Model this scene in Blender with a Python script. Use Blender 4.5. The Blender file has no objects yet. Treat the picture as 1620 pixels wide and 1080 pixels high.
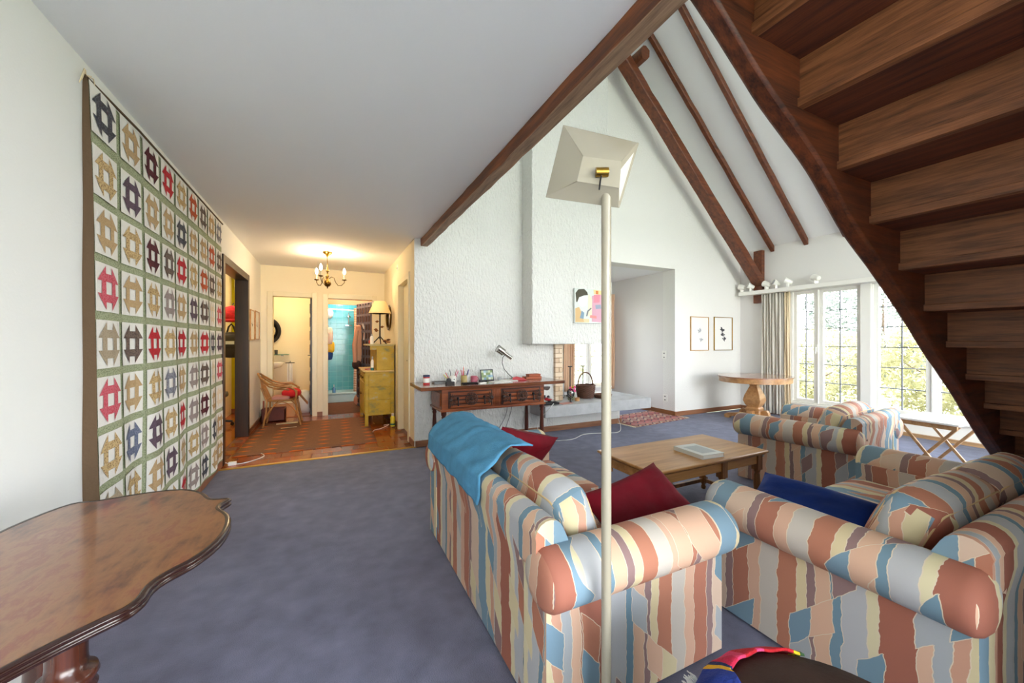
import bpy, bmesh, math, random
from mathutils import Vector, Matrix, noise
random.seed(7)
SC = bpy.context.scene
COL = SC.collection
PI = math.pi
# ---------------------------------------------------------------- camera, sky, sun, exposure
cam_d = bpy.data.cameras.new('camera'); cam = bpy.data.objects.new('camera', cam_d); COL.objects.link(cam)
cam.location = (0, 0, 1.25); cam.rotation_euler = (PI/2, 0, -math.atan(292/605))
cam_d.sensor_width = 36; cam_d.lens = 36*605/1620; cam_d.clip_start = .02; cam_d.clip_end = 300
SC.camera = cam
SC.view_settings.view_transform = 'Standard'; SC.view_settings.look = 'None'
SC.view_settings.gamma = 1; SC.view_settings.use_curve_mapping = False
SC.view_settings.exposure = 1.8
SC.cycles.max_bounces = 10; SC.cycles.diffuse_bounces = 6; SC.cycles.glossy_bounces = 4
SC.cycles.transmission_bounces = 6; SC.cycles.transparent_max_bounces = 12
SC.cycles.caustics_reflective = False; SC.cycles.caustics_refractive = False
SC.cycles.sample_clamp_indirect = 6; SC.cycles.use_denoising = True
w = bpy.data.worlds.new('sky'); SC.world = w; w.use_nodes = True
nt = w.node_tree; nt.nodes.clear()
WO = nt.nodes.new('ShaderNodeOutputWorld'); WB = nt.nodes.new('ShaderNodeBackground')
SKY_STRENGTH = 5.0
TC = nt.nodes.new('ShaderNodeTexCoord'); SX = nt.nodes.new('ShaderNodeSeparateXYZ'); CR = nt.nodes.new('ShaderNodeValToRGB')
nt.links.new(TC.outputs['Generated'], SX.inputs[0]); nt.links.new(SX.outputs['Z'], CR.inputs[0])
CR.color_ramp.elements[0].position = 0.0; CR.color_ramp.elements[0].color = (1.0, 1.0, 0.98, 1)
CR.color_ramp.elements[1].position = 0.7; CR.color_ramp.elements[1].color = (.66, .82, 1.0, 1)
nt.links.new(CR.outputs[0], WB.inputs[0]); WB.inputs[1].default_value = SKY_STRENGTH
nt.links.new(WB.outputs[0], WO.inputs[0])
sd = bpy.data.lights.new('sun', 'SUN'); sun = bpy.data.objects.new('sun', sd); COL.objects.link(sun)
sd.energy = 4.5; sd.angle = .02; sd.color = (1, .94, .84)
sun.rotation_euler = Vector((-.40, .22, -1.0)).to_track_quat('-Z', 'Y').to_euler()
def portal(name, loc, rot, sx, sy):
    l = bpy.data.lights.new(name, 'AREA'); l.shape = 'RECTANGLE'; l.size = sx; l.size_y = sy; l.cycles.is_portal = True
    o = bpy.data.objects.new(name, l); o.location = loc; o.rotation_euler = rot; COL.objects.link(o)
portal('window_portal', (7.25, 1.0, 1.2), (0, PI/2, 0), 2.1, 6.2)        # daylight portal along the window wall
portal('rear_fill_portal', (2.9, -3.3, 2.6), (PI/2, 0, 0), 7.4, 4.8)  # portal over the fill-light openings added in the rear wall

# ---------------------------------------------------------------- materials
def lin(h):
    if isinstance(h, str):
        h = h.lstrip('#'); c = [int(h[i:i+2], 16)/255 for i in (0, 2, 4)]
        return tuple(((x/12.92) if x <= .04045 else ((x+.055)/1.055)**2.4) for x in c)+(1,)
    return tuple(h)+((1,) if len(h) == 3 else ())
class NT:
    def __init__(s, name):
        s.m = bpy.data.materials.new(name); s.m.use_nodes = True; s.t = s.m.node_tree
        s.b = s.t.nodes['Principled BSDF']
    def n(s, typ, **kw):
        nd = s.t.nodes.new('ShaderNode'+typ)
        for k, v in kw.items():
            if k.startswith('i_'):
                key = k[2:]; key = int(key) if key.isdigit() else key.replace('_', ' ')
                nd.inputs[key].default_value = v
            else: setattr(nd, k, v)
        return nd
    def l(s, a, b): s.t.links.new(a, b)
    def math(s, op, a, b=None, c=None):
        nd = s.t.nodes.new('ShaderNodeMath'); nd.operation = op
        for i, v in enumerate((a, b, c)):
            if v is None: continue
            if isinstance(v, (int, float)): nd.inputs[i].default_value = v
            else: s.l(v, nd.inputs[i])
        return nd.outputs[0]
    def ramp(s, fac, stops, interp='LINEAR'):
        r = s.t.nodes.new('ShaderNodeValToRGB'); cr = r.color_ramp; cr.interpolation = interp
        while len(cr.elements) < len(stops): cr.elements.new(.5)
        for e, (p, c) in zip(cr.elements, stops): e.position = p; e.color = lin(c)
        s.l(fac, r.inputs[0]); return r.outputs[0]
    def mix(s, fac, a, b):
        nd = s.t.nodes.new('ShaderNodeMix'); nd.data_type = 'RGBA'
        for i, v in ((0, fac), (6, a), (7, b)):
            if isinstance(v, (int, float, tuple)): nd.inputs[i].default_value = v
            else: s.l(v, nd.inputs[i])
        return nd.outputs[2]
    def coords(s, kind='Object', scale=(1, 1, 1)):
        tc = s.n('TexCoord'); mp = s.n('Mapping'); mp.inputs['Scale'].default_value = scale
        s.l(tc.outputs[kind], mp.inputs[0]); return mp.outputs[0]
    def noise(s, vec, scale, detail=3, rough=.5):
        nd = s.n('TexNoise'); nd.inputs['Scale'].default_value = scale; nd.inputs['Detail'].default_value = detail
        nd.inputs['Roughness'].default_value = rough
        s.l(vec, nd.inputs['Vector']); return nd.outputs[0]
    def bump(s, h, strength=.3, dist=.01):
        b = s.n('Bump'); b.inputs['Strength'].default_value = strength; b.inputs['Distance'].default_value = dist
        s.l(h, b.inputs['Height']); s.l(b.outputs[0], s.b.inputs['Normal'])
def plain(name, col, rough=.6, metal=0, bump=0, bscale=60, var=0, spec=.5, emit=0, coat=0, trans=0):
    t = NT(name); c = lin(col); t.b.inputs['Base Color'].default_value = c
    t.b.inputs['Roughness'].default_value = rough; t.b.inputs['Metallic'].default_value = metal
    t.b.inputs['Specular IOR Level'].default_value = spec; t.b.inputs['Coat Weight'].default_value = coat
    v = t.coords()
    n = t.noise(v, bscale, 4)
    if var:
        n2 = t.noise(v, bscale*.13+1, 3)
        t.l(t.ramp(n2, [(.3, tuple(x*(1-var) for x in c[:3])), (.7, tuple(min(1, x*(1+var)) for x in c[:3]))]), t.b.inputs['Base Color'])
    if bump: t.bump(n, bump, .01)
    if emit:
        t.b.inputs['Emission Color'].default_value = c; t.b.inputs['Emission Strength'].default_value = emit
    return t.m
def wood(name, c1, c2, axis=0, scale=1.0, rough=.45, coat=.1, bump=.15, c3=None):
    t = NT(name); sc = [9*scale]*3; sc[axis] = .8*scale
    v = t.coords(scale=tuple(sc)); n = t.noise(v, 2.2, 6, .62)
    v2 = t.coords(scale=tuple(x*(5 if i != axis else 2) for i, x in enumerate(sc))); n2 = t.noise(v2, 3, 3, .6)
    f = t.math('ADD', t.math('MULTIPLY', n, .72), t.math('MULTIPLY', n2, .28))
    st = [(.36, c1), (.62, c2)]
    if c3: st.append((.75, c3))
    t.l(t.ramp(f, st), t.b.inputs['Base Color'])
    t.b.inputs['Roughness'].default_value = rough; t.b.inputs['Coat Weight'].default_value = coat; t.b.inputs['Coat Roughness'].default_value = .2
    t.bump(f, bump, .004); return t.m
def stucco(name, col, scale=38, strength=.9, dist=.012, vert=True):
    t = NT(name); t.b.inputs['Base Color'].default_value = lin(col); t.b.inputs['Roughness'].default_value = .9
    v = t.coords(scale=(1, 1, .45) if vert else (1, 1, 1)); n = t.noise(v, scale, 4, .55)
    n = t.ramp(n, [(.38, (0, 0, 0)), (.62, (1, 1, 1))]); t.bump(n, strength, dist); return t.m
M = {}
M['wall'] = plain('white_plaster', '#e8e8e4', .9, bump=.12, bscale=90, spec=.2)
M['wall_smooth'] = plain('smooth_plaster', '#e4e2df', .9, bump=.05, bscale=60, spec=.2)
M['stucco'] = stucco('rough_stucco', '#e6e6e2', 42, .85, .012)
M['stucco_fine'] = stucco('fine_stucco', '#e9e8e3', 55, .35, .006, False)
M['ceiling'] = plain('ceiling_paint', '#f0f1f4', .9, bump=.04, bscale=80, spec=.2)
M['roofwhite'] = plain('roof_board_white', '#e9e9ea', .8, spec=.2)
M['cream'] = plain('cream_gloss_paint', '#e6dcbc', .35)
M['creamwall'] = plain('cream_wall', '#efe5cb', .85, bump=.08, bscale=90, spec=.2)
M['white'] = plain('white_gloss', '#f0efe8', .35)
M['whitemat'] = plain('white_matt', '#efede6', .8)
M['beam'] = wood('rough_hewn_beam', '#3c1c0d', '#82481f', 1, 1.2, .55, .05, .5, '#94561f')
M['beamgrey'] = wood('grey_beam_face', '#6e5442', '#ab8a6e', 1, 1.4, .7, 0, .5)  # greyer, paler wood for the beam's bottom faces
M['stringer'] = wood('stringer_oak', '#2e1308', '#743a1c', 0, 1.1, .55, .05, .55)
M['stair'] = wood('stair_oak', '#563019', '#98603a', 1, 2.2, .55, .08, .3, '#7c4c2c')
M['tread'] = wood('shaded_tread_oak', '#3a180b', '#6e3518', 1, 1.6, .75, 0, .3)  # shade below the steps is put into this darker oak
M['rafter'] = wood('rafter_pine', '#4a2110', '#7c4222', 0, 1.0, .5, .1, .3)
M['skirting'] = wood('skirting_wood', '#7a4a2e', '#9b6a4a', 0, 1, .5)
M['walnut'] = wood('walnut_top', '#38160b', '#6b3219', 0, .9, .22, .5, .08, '#8a4a28')
M['deskwood'] = wood('carved_oak', '#5a240e', '#9c5226', 0, 1.2, .35, .25, .2)
M['deskshade'] = wood('shaded_oak_groove', '#210c06', '#431c0e', 0, 1.2, .4, .2, .2)  # dark oak paints the shade in the gaps between drawer mouldings
M['deskdark'] = plain('carved_dark', '#3a261e', .28, bump=.3, bscale=80)
M['honey'] = wood('honey_oak', '#9a6a3e', '#c4935f', 0, .8, .35, .25, .06)
M['coffee'] = wood('coffee_table_oak', '#93632f', '#bc8a52', 0, .8, .38, .2, .06)
M['coffeeleg'] = wood('coffee_leg_oak', '#5c381b', '#93602f', 2, .9, .38, .2, .1)
M['traywood'] = wood('tray_legs_beech', '#8f6a47', '#bb9468', 0, .8, .45, .05, .06)
M['traytop'] = plain('tray_top_pale', '#e4e6e6', .3)
M['darkwood'] = wood('dark_door_wood', '#1a0d07', '#382012', 2, .8, .4, .2, .1)
M['lattice'] = wood('lattice_door', '#2a140f', '#46261c', 2, 1, .45, .1, .1)
M['latticeblue'] = plain('lattice_rails', '#5a6276', .45)
M['brass'] = plain('brass', '#a8843a', .28, 1)
M['bronze'] = plain('old_brass', '#6b4f22', .35, 1)
M['chrome'] = plain('chrome', '#b9b7b0', .2, 1)
M['iron'] = plain('black_iron', '#17161a', .5, .3)
M['black'] = plain('black_plastic', '#131316', .4)
M['darkgrey'] = plain('dark_grey', '#35363b', .5)
M['lead'] = plain('lead_glazing_bar', '#6c6f78', .5)
M['cord'] = plain('white_cord', '#ecebe6', .4)
M['red'] = plain('red_paint', '#b5202a', .4)
M['redknit'] = plain('red_knit', '#c81d22', .9, bump=.8, bscale=120, var=.2)
M['pink'] = plain('pink_glaze', '#b05a6c', .35)
M['navy'] = plain('navy_print', '#1e2c58', .5)
M['orange'] = plain('orange_wax', '#d8481f', .4)
M['paper'] = plain('paper', '#ecebe6', .8)
M['papergrey'] = plain('paper_grey', '#a9adb0', .7)
M['yellowp'] = plain('yellow_plastic', '#e2cf34', .4)
M['greenp'] = plain('green_plastic', '#3c7a58', .4)
M['tealp'] = plain('teal_label', '#136a6e', .4)
M['purplep'] = plain('purple_plastic', '#4a35a0', .4)
M['pinkp'] = plain('pink_plastic', '#e05088', .5)
M['redbrown'] = plain('redwood_box', '#9a4a26', .5, var=.2, bscale=30)
M['ydresswall'] = plain('ochre_yellow_wall', '#c6bb1c', .85, spec=.1)
M['mirror'] = plain('mirror_glass', '#c9ccca', .05, 1)
M['shade'] = plain('lampshade_linen', '#f0d9a4', .8)
M['lampcream'] = plain('cream_enamel', '#a09886', .25, coat=.4)
M['lampinner'] = plain('dish_inner_white', '#dcd6c4', .4)
M['maroonvelvet'] = plain('crimson_velvet', '#650818', .8, bump=.25, bscale=25, var=.3, spec=.2)
M['bluevelvet'] = plain('royal_blue_velvet', '#0c2869', .75, bump=.2, bscale=25, var=.35, spec=.2)
M['bluethrow'] = plain('turquoise_throw', '#5590b4', .95, bump=.25, bscale=150, var=.1, spec=.1)
M['curtain'] = plain('grey_linen_curtain', '#cdc8bd', .95, bump=.15, bscale=140, spec=.1)
M['sheer'] = plain('cream_curtain_edge', '#e8d6b4', .9)
M['nichecurtain'] = plain('peach_curtain', '#d8b394', .9, bump=.15, bscale=140)
M['concrete'] = plain('grey_stone_slab', '#aeaeae', .6, bump=.15, bscale=50, var=.12)
M['jacket'] = plain('pale_pink_fabric', '#cfa58c', .95, bump=.3, bscale=40)
M['darkfabric'] = plain('dark_checked_fabric', '#3a2a2c', .95, bump=.3, bscale=80, var=.4)
M['whitefabric'] = plain('white_towelling', '#e8e6e2', .95, bump=.4, bscale=80)
M['bluefabric'] = plain('blue_towel', '#1d4fa0', .95, bump=.4, bscale=80)
M['bagfabric'] = plain('brown_bag_canvas', '#3b332a', .8, bump=.2, bscale=80)
M['pinkfabric'] = plain('pink_cushion_cloth', '#c08a80', .95, bump=.3, bscale=40)
M['rattan'] = plain('honey_rattan', '#a8743a', .4, bump=.2, bscale=60, var=.25, coat=.2)
M['wicker'] = plain('dark_wicker', '#5a3826', .55, bump=.3, bscale=80, var=.35)
M['brownfelt'] = plain('dark_brown_leather', '#2f1a10', .75, bump=.25, bscale=60, var=.3, spec=.3)
M['porcelain'] = plain('porcelain', '#eceae2', .15)
M['bathfloor'] = plain('brown_bath_carpet', '#6b4a36', .95, bump=.2, bscale=90, var=.15)
M['bathceil'] = plain('peach_ceiling', '#d9a878', .9)
M['lawn'] = plain('lawn_grass', '#8e9078', .95, bump=.6, bscale=12, var=.15, spec=.1)
M['jarglass'] = plain('greenish_jar', '#8a8f74', .15)
M['bark'] = plain('bark', '#5c4a3a', .9, bump=.6, bscale=30)
def m_bulb():
    t = NT('lit_candle_bulb'); t.b.inputs['Emission Color'].default_value = (1, .8, .5, 1); t.b.inputs['Emission Strength'].default_value = 25
    return t.m
M['bulb'] = m_bulb()
def m_shade_lit():
    t = NT('yellow_ceiling_glass'); t.b.inputs['Base Color'].default_value = lin('#d8a82c'); t.b.inputs['Emission Color'].default_value = lin('#f0c040'); t.b.inputs['Emission Strength'].default_value = 1.6
    return t.m
M['yglass'] = m_shade_lit()
def m_glass():
    t = NT('window_glass'); tr = t.n('BsdfTransparent'); gl = t.n('BsdfGlossy'); gl.inputs['Roughness'].default_value = .02
    fr = t.n('Fresnel'); fr.inputs[0].default_value = 1.35; mx = t.n('MixShader')
    t.l(fr.outputs[0], mx.inputs[0]); t.l(tr.outputs[0], mx.inputs[1]); t.l(gl.outputs[0], mx.inputs[2])
    t.l(mx.outputs[0], t.t.nodes['Material Output'].inputs[0]); return t.m
M['glass'] = m_glass()
def m_leaf(name, a, b):
    t = NT(name); oi = t.n('NewGeometry'); c = t.coords(); n = t.noise(c, 2.5, 2)
    col = t.ramp(n, [(.35, a), (.65, b)])
    d = t.n('BsdfDiffuse'); tl = t.n('BsdfTranslucent'); mx = t.n('MixShader'); mx.inputs[0].default_value = .45
    t.l(col, d.inputs[0]); t.l(col, tl.inputs[0]); t.l(d.outputs[0], mx.inputs[1]); t.l(tl.outputs[0], mx.inputs[2])
    t.l(mx.outputs[0], t.t.nodes['Material Output'].inputs[0]); return t.m
M['leafyellow'] = m_leaf('yellow_green_leaves', '#857f58', '#b8b28c')
M['leafgreen'] = m_leaf('mid_green_leaves', '#6a7450', '#9aa27e')
M['leafdark'] = m_leaf('conifer_needles', '#565c54', '#858a7e')
def m_carpet():
    t = NT('blue_grey_carpet'); v = t.coords()
    n1 = t.noise(v, 1.1, 3); n2 = t.noise(v, 9, 4); f = t.math('ADD', t.math('MULTIPLY', n1, .5), t.math('MULTIPLY', n2, .5))
    t.l(t.ramp(f, [(.34, '#626276'), (.5, '#6f7085'), (.66, '#7c7d95')]), t.b.inputs['Base Color'])
    t.b.inputs['Roughness'].default_value = 1; t.b.inputs['Specular IOR Level'].default_value = .1; t.b.inputs['Sheen Weight'].default_value = .15
    t.bump(t.noise(v, 220, 2), .5, .01); return t.m
M['carpet'] = m_carpet()
def m_tile(name, cols, rough=.25):
    t = NT(name); oi = t.n('ObjectInfo'); v = t.coords(); n = t.noise(v, 9, 3)
    f = t.math('ADD', t.math('MULTIPLY', oi.outputs['Random'], .6), t.math('MULTIPLY', n, .4))
    t.l(t.ramp(f, [(.15+.7*i/(len(cols)-1), c) for i, c in enumerate(cols)]), t.b.inputs['Base Color'])
    t.b.inputs['Roughness'].default_value = rough; t.b.inputs['Coat Weight'].default_value = .3; t.bump(n, .08, .004); return t.m
M['terracotta'] = m_tile('glazed_terracotta', ['#8a3f1a', '#9c4a1e', '#aa5624'])
M['tealtile'] = m_tile('teal_shower_tile', ['#42a0ad', '#48a8b4', '#4eaeb9'], .2)
M['brick'] = m_tile('pale_brick', ['#c9ab8c', '#d8bfa2', '#e2ceb4'], .8)
M['grout'] = plain('grout', '#6d4a36', .9)
M['groutteal'] = plain('pale_teal_grout', '#7ccbd2', .8)
M['mortar'] = plain('mortar', '#a98d6f', .9)
def m_top():   # the scalloped side table: burr walnut veneer
    t = NT('burr_walnut_veneer'); v = t.coords(scale=(1, 1, 1))
    n1 = t.noise(v, 4.5, 6, .6)
    v2 = t.coords(scale=(9, 3.0, 3)); n2 = t.noise(v2, 2.6, 7, .68)
    f = t.math('ADD', t.math('MULTIPLY', n1, .55), t.math('MULTIPLY', n2, .45))
    c = t.ramp(f, [(.36, '#2a120b'), (.42, '#5e3220'), (.48, '#82502f'), (.54, '#936039'), (.59, '#84432c'), (.66, '#9d7048')])
    t.l(c, t.b.inputs['Base Color']); t.b.inputs['Roughness'].default_value = .3; t.b.inputs['Coat Weight'].default_value = .8; t.b.inputs['Coat Roughness'].default_value = .12
    t.bump(n2, .06, .003); return t.m
M['burr'] = m_top()
M['darkedge'] = plain('dark_polished_edge', '#2a1410', .2, coat=.6, bump=.1, bscale=20)
def m_dresser():
    t = NT('distressed_yellow_paint'); v = t.coords(); n = t.noise(t.coords(scale=(1, 1, 1.6)), 6, 5, .6)
    t.l(t.ramp(n, [(.34, '#8c8438'), (.44, '#b8990c'), (.56, '#c2a014'), (.62, '#bda440'), (.70, '#b0ab92')]), t.b.inputs['Base Color'])
    t.b.inputs['Roughness'].default_value = .5; t.bump(n, .15, .005); return t.m
M['dresser'] = m_dresser()
# upholstery: ragged stripes with slanted patches and pale outlines, laid out in the fabric's own UV
PAL = ['#cda58e', '#aa705c', '#8f7472', '#ceb49f', '#768f9f', '#d0c29c', '#c4957e', '#a5a8ab', '#d2ab92', '#9e6352', '#d3c8a4', '#b1b1b3', '#718b9a', '#d0aa90', '#8d7270', '#d1c09a', '#b0765f', '#bfb6ac']
def fabric_group(pal=PAL):
    g = bpy.data.node_groups.new('striped_fabric_pattern', 'ShaderNodeTree')
    g.interface.new_socket('UV', in_out='INPUT', socket_type='NodeSocketVector'); g.interface.new_socket('Color', in_out='OUTPUT', socket_type='NodeSocketColor')
    gi = g.nodes.new('NodeGroupInput'); go = g.nodes.new('NodeGroupOutput')
    class H(NT):
        def __init__(s): s.t = g
    h = H()
    sx = h.n('SeparateXYZ'); h.l(gi.outputs[0], sx.inputs[0]); u, v = sx.outputs[0], sx.outputs[1]
    mp = h.n('Mapping'); mp.inputs['Scale'].default_value = (2, 6.5, 1); h.l(gi.outputs[0], mp.inputs[0]); n = h.noise(mp.outputs[0], 1.6, 3.5, .55)
    u1 = h.math('ADD', u, h.math('MULTIPLY', h.math('SUBTRACT', n, .5), .042))
    fr = h.math('FRACT', h.math('MULTIPLY', u1, 1/.98))
    random.seed(4); ws = [random.choice([.5, .7, 1, 1.3, .45]) for _ in pal]; tot = sum(ws); acc = 0; st = []
    for c, q in zip(pal, ws): st.append((acc/tot, c)); acc += q
    base = h.ramp(fr, st, 'CONSTANT')
    # slanted patches
    k = h.math('FLOOR', h.math('DIVIDE', u1, .072)); s_ = h.math('FLOOR', h.math('DIVIDE', h.math('ADD', v, h.math('MULTIPLY', u1, 1.0)), .12))
    cx = h.n('CombineXYZ'); h.l(k, cx.inputs[0]); h.l(s_, cx.inputs[1])
    wn = h.n('TexWhiteNoise'); wn.noise_dimensions = '2D'; h.l(cx.outputs[0], wn.inputs['Vector'])
    sel = h.math('GREATER_THAN', wn.outputs['Value'], .80)
    sc = h.n('SeparateColor'); h.l(wn.outputs['Color'], sc.inputs[0])
    pc = h.ramp(sc.outputs[1], [(i/7, c) for i, c in enumerate(['#768f9f', '#b0765f', '#d0c29c', '#a5a8ab', '#d2ab92', '#718b9a', '#8f7472'])], 'CONSTANT')
    h.l(h.mix(sel, base, pc), go.inputs[0]); return g
FG = fabric_group()
def m_fabric():
    t = NT('ragged_stripe_upholstery'); tc = t.n('TexCoord')
    def ev(off):
        va = t.n('VectorMath'); va.operation = 'ADD'; va.inputs[1].default_value = off; t.l(tc.outputs['UV'], va.inputs[0])
        g = t.t.nodes.new('ShaderNodeGroup'); g.node_tree = FG; t.l(va.outputs[0], g.inputs[0]); return g.outputs[0]
    a = ev((0, 0, 0)); b = ev((.0026, .0, 0)); c = ev((0, .0026, 0))
    def diff(p, q):
        s_ = t.n('VectorMath'); s_.operation = 'SUBTRACT'; t.l(p, s_.inputs[0]); t.l(q, s_.inputs[1])
        L = t.n('VectorMath'); L.operation = 'LENGTH'; t.l(s_.outputs[0], L.inputs[0]); return L.outputs['Value']
    d = t.math('GREATER_THAN', t.math('ADD', diff(a, b), diff(a, c)), .015)
    t.l(t.mix(d, a, lin('#d6c6ae')), t.b.inputs['Base Color'])
    t.b.inputs['Roughness'].default_value = .75; t.b.inputs['Specular IOR Level'].default_value = .25
    t.bump(t.noise(t.coords(), 9, 4), .25, .01); return t.m
M['fabric'] = m_fabric()
M['piping'] = plain('cream_piping', '#cdb083', .8)
def quiltmat(name, a, b, scale=55):
    t = NT(name); v = t.coords(); vo = t.n('TexVoronoi'); vo.inputs['Scale'].default_value = scale; t.l(v, vo.inputs['Vector'])
    t.l(t.ramp(vo.outputs['Distance'], [(.25, a), (.5, b)]), t.b.inputs['Base Color']); t.b.inputs['Roughness'].default_value = .95
    t.bump(t.noise(v, 130, 2), .3, .004); return t.m
Q = {'s': ('#5f6068', '#3c3c46'), 't': ('#a98a5e', '#b89c74'), 'm': ('#5a1526', '#4a0f1e'), 'r': ('#c02030', '#ad1624'), 'b': ('#7a5a34', '#c7ab7a'),
     'o': ('#c05c30', '#b04a24'), 'd': ('#3a2a2c', '#6b5a50'), 'p': ('#4a3a48', '#5d4a58'), 'l': ('#b8263a', '#c8606c'), 'v': ('#a3948e', '#8d7f7c'),
     'n': ('#2a2c44', '#8a8a94'), 'w': ('#d8c4a8', '#e2d4bc'), 'g': ('#93826a', '#a89880'), 'u': ('#7c8296', '#5e667e')}
for k, (a, b) in Q.items(): M['q'+k] = quiltmat('quilt_print_'+{'s': 'slate', 't': 'tan', 'm': 'maroon', 'r': 'red', 'b': 'brown', 'o': 'orange', 'd': 'dark', 'p': 'plum', 'l': 'plaid', 'v': 'mauve', 'n': 'navy', 'w': 'pale', 'g': 'taupe', 'u': 'blue'}[k], a, b, 120)
M['qwhite'] = plain('quilt_white_cotton', '#e6e3dc', .95, bump=.3, bscale=80)
M['qgreen'] = quiltmat('quilt_green_sashing', '#6f7852', '#a2a888', 150)
M['qback'] = plain('quilt_brown_backing', '#5a4632', .95, bump=.2, bscale=60)
def m_rug(name, base, accent, px, py, sx, sy):
    t = NT(name); v = t.coords(); s = t.n('SeparateXYZ'); t.l(v, s.inputs[0])
    fx = t.math('SUBTRACT', t.math('FRACT', t.math('DIVIDE', s.outputs[0], px)), .5); fy = t.math('SUBTRACT', t.math('FRACT', t.math('DIVIDE', s.outputs[1], py)), .5)
    e = t.math('ADD', t.math('DIVIDE', t.math('ABSOLUTE', fx), sx), t.math('DIVIDE', t.math('ABSOLUTE', fy), sy))
    m = t.math('LESS_THAN', e, 1.0)
    n = t.noise(v, 60, 3); b = t.ramp(n, [(.3, base), (.7, tuple(min(1, x*1.35) for x in lin(base)[:3]))])
    t.l(t.mix(m, b, lin(accent)), t.b.inputs['Base Color']); t.b.inputs['Roughness'].default_value = .95; t.bump(t.noise(v, 160, 2), .5, .006); return t.m
M['hallrug'] = m_rug('brown_flatweave_rug', '#76513a', '#cf6a22', .27, .20, .27, .14)
def m_kilim():
    t = NT('red_kilim_weave'); v = t.coords(); s = t.n('SeparateXYZ'); t.l(v, s.inputs[0])
    x, y = s.outputs[0], s.outputs[1]
    ay = t.math('ABSOLUTE', y); z = t.math('ABSOLUTE', t.math('SUBTRACT', t.math('FRACT', t.math('DIVIDE', x, .16)), .5))
    f = t.math('FRACT', t.math('ADD', t.math('DIVIDE', ay, .30), t.math('MULTIPLY', z, .5)))
    c = t.ramp(f, [(0, '#a8766a'), (.18, '#6a4a50'), (.27, '#b99a84'), (.42, '#8a4a48'), (.55, '#a25c58'), (.7, '#5c4852'), (.78, '#b56e66')], 'CONSTANT')
    t.l(c, t.b.inputs['Base Color']); t.b.inputs['Roughness'].default_value = .95; t.bump(t.noise(v, 120, 2), .4, .005); return t.m
M['kilim'] = m_kilim()
def m_throw():
    t = NT('woven_striped_throw'); tc = t.n('TexCoord'); s = t.n('SeparateXYZ'); t.l(tc.outputs['UV'], s.inputs[0])
    c = t.ramp(s.outputs[0], [(0, '#142e80'), (.29, '#d9a21e'), (.33, '#14204c'), (.36, '#b3123a'), (.45, '#d0345e'), (.55, '#b01020'), (.66, '#c83a6c'), (.72, '#b3101e'), (.93, '#d8b41c'), (.97, '#2c4a28')], 'CONSTANT')
    t.l(c, t.b.inputs['Base Color']); t.b.inputs['Roughness'].default_value = .95; t.bump(t.noise(t.coords(), 150, 2), .6, .006); return t.m
M['throw'] = m_throw()
def m_stripes(name, cols, axis, per):
    t = NT(name); s = t.n('SeparateXYZ'); t.l(t.coords(), s.inputs[0]); f = t.math('FRACT', t.math('DIVIDE', s.outputs[axis], per))
    t.l(t.ramp(f, [(i/len(cols), c) for i, c in enumerate(cols)], 'CONSTANT'), t.b.inputs['Base Color']); t.b.inputs['Roughness'].default_value = .95; return t.m
M['stripecloth'] = m_stripes('ochre_striped_cloth', ['#a8703c', '#7a3a24', '#b98a50', '#5c3424'], 1, .05)
M['checkcurtain'] = m_stripes('checked_shower_curtain', ['#b9a58c', '#a88a70', '#cdbfae'], 2, .05)

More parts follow.
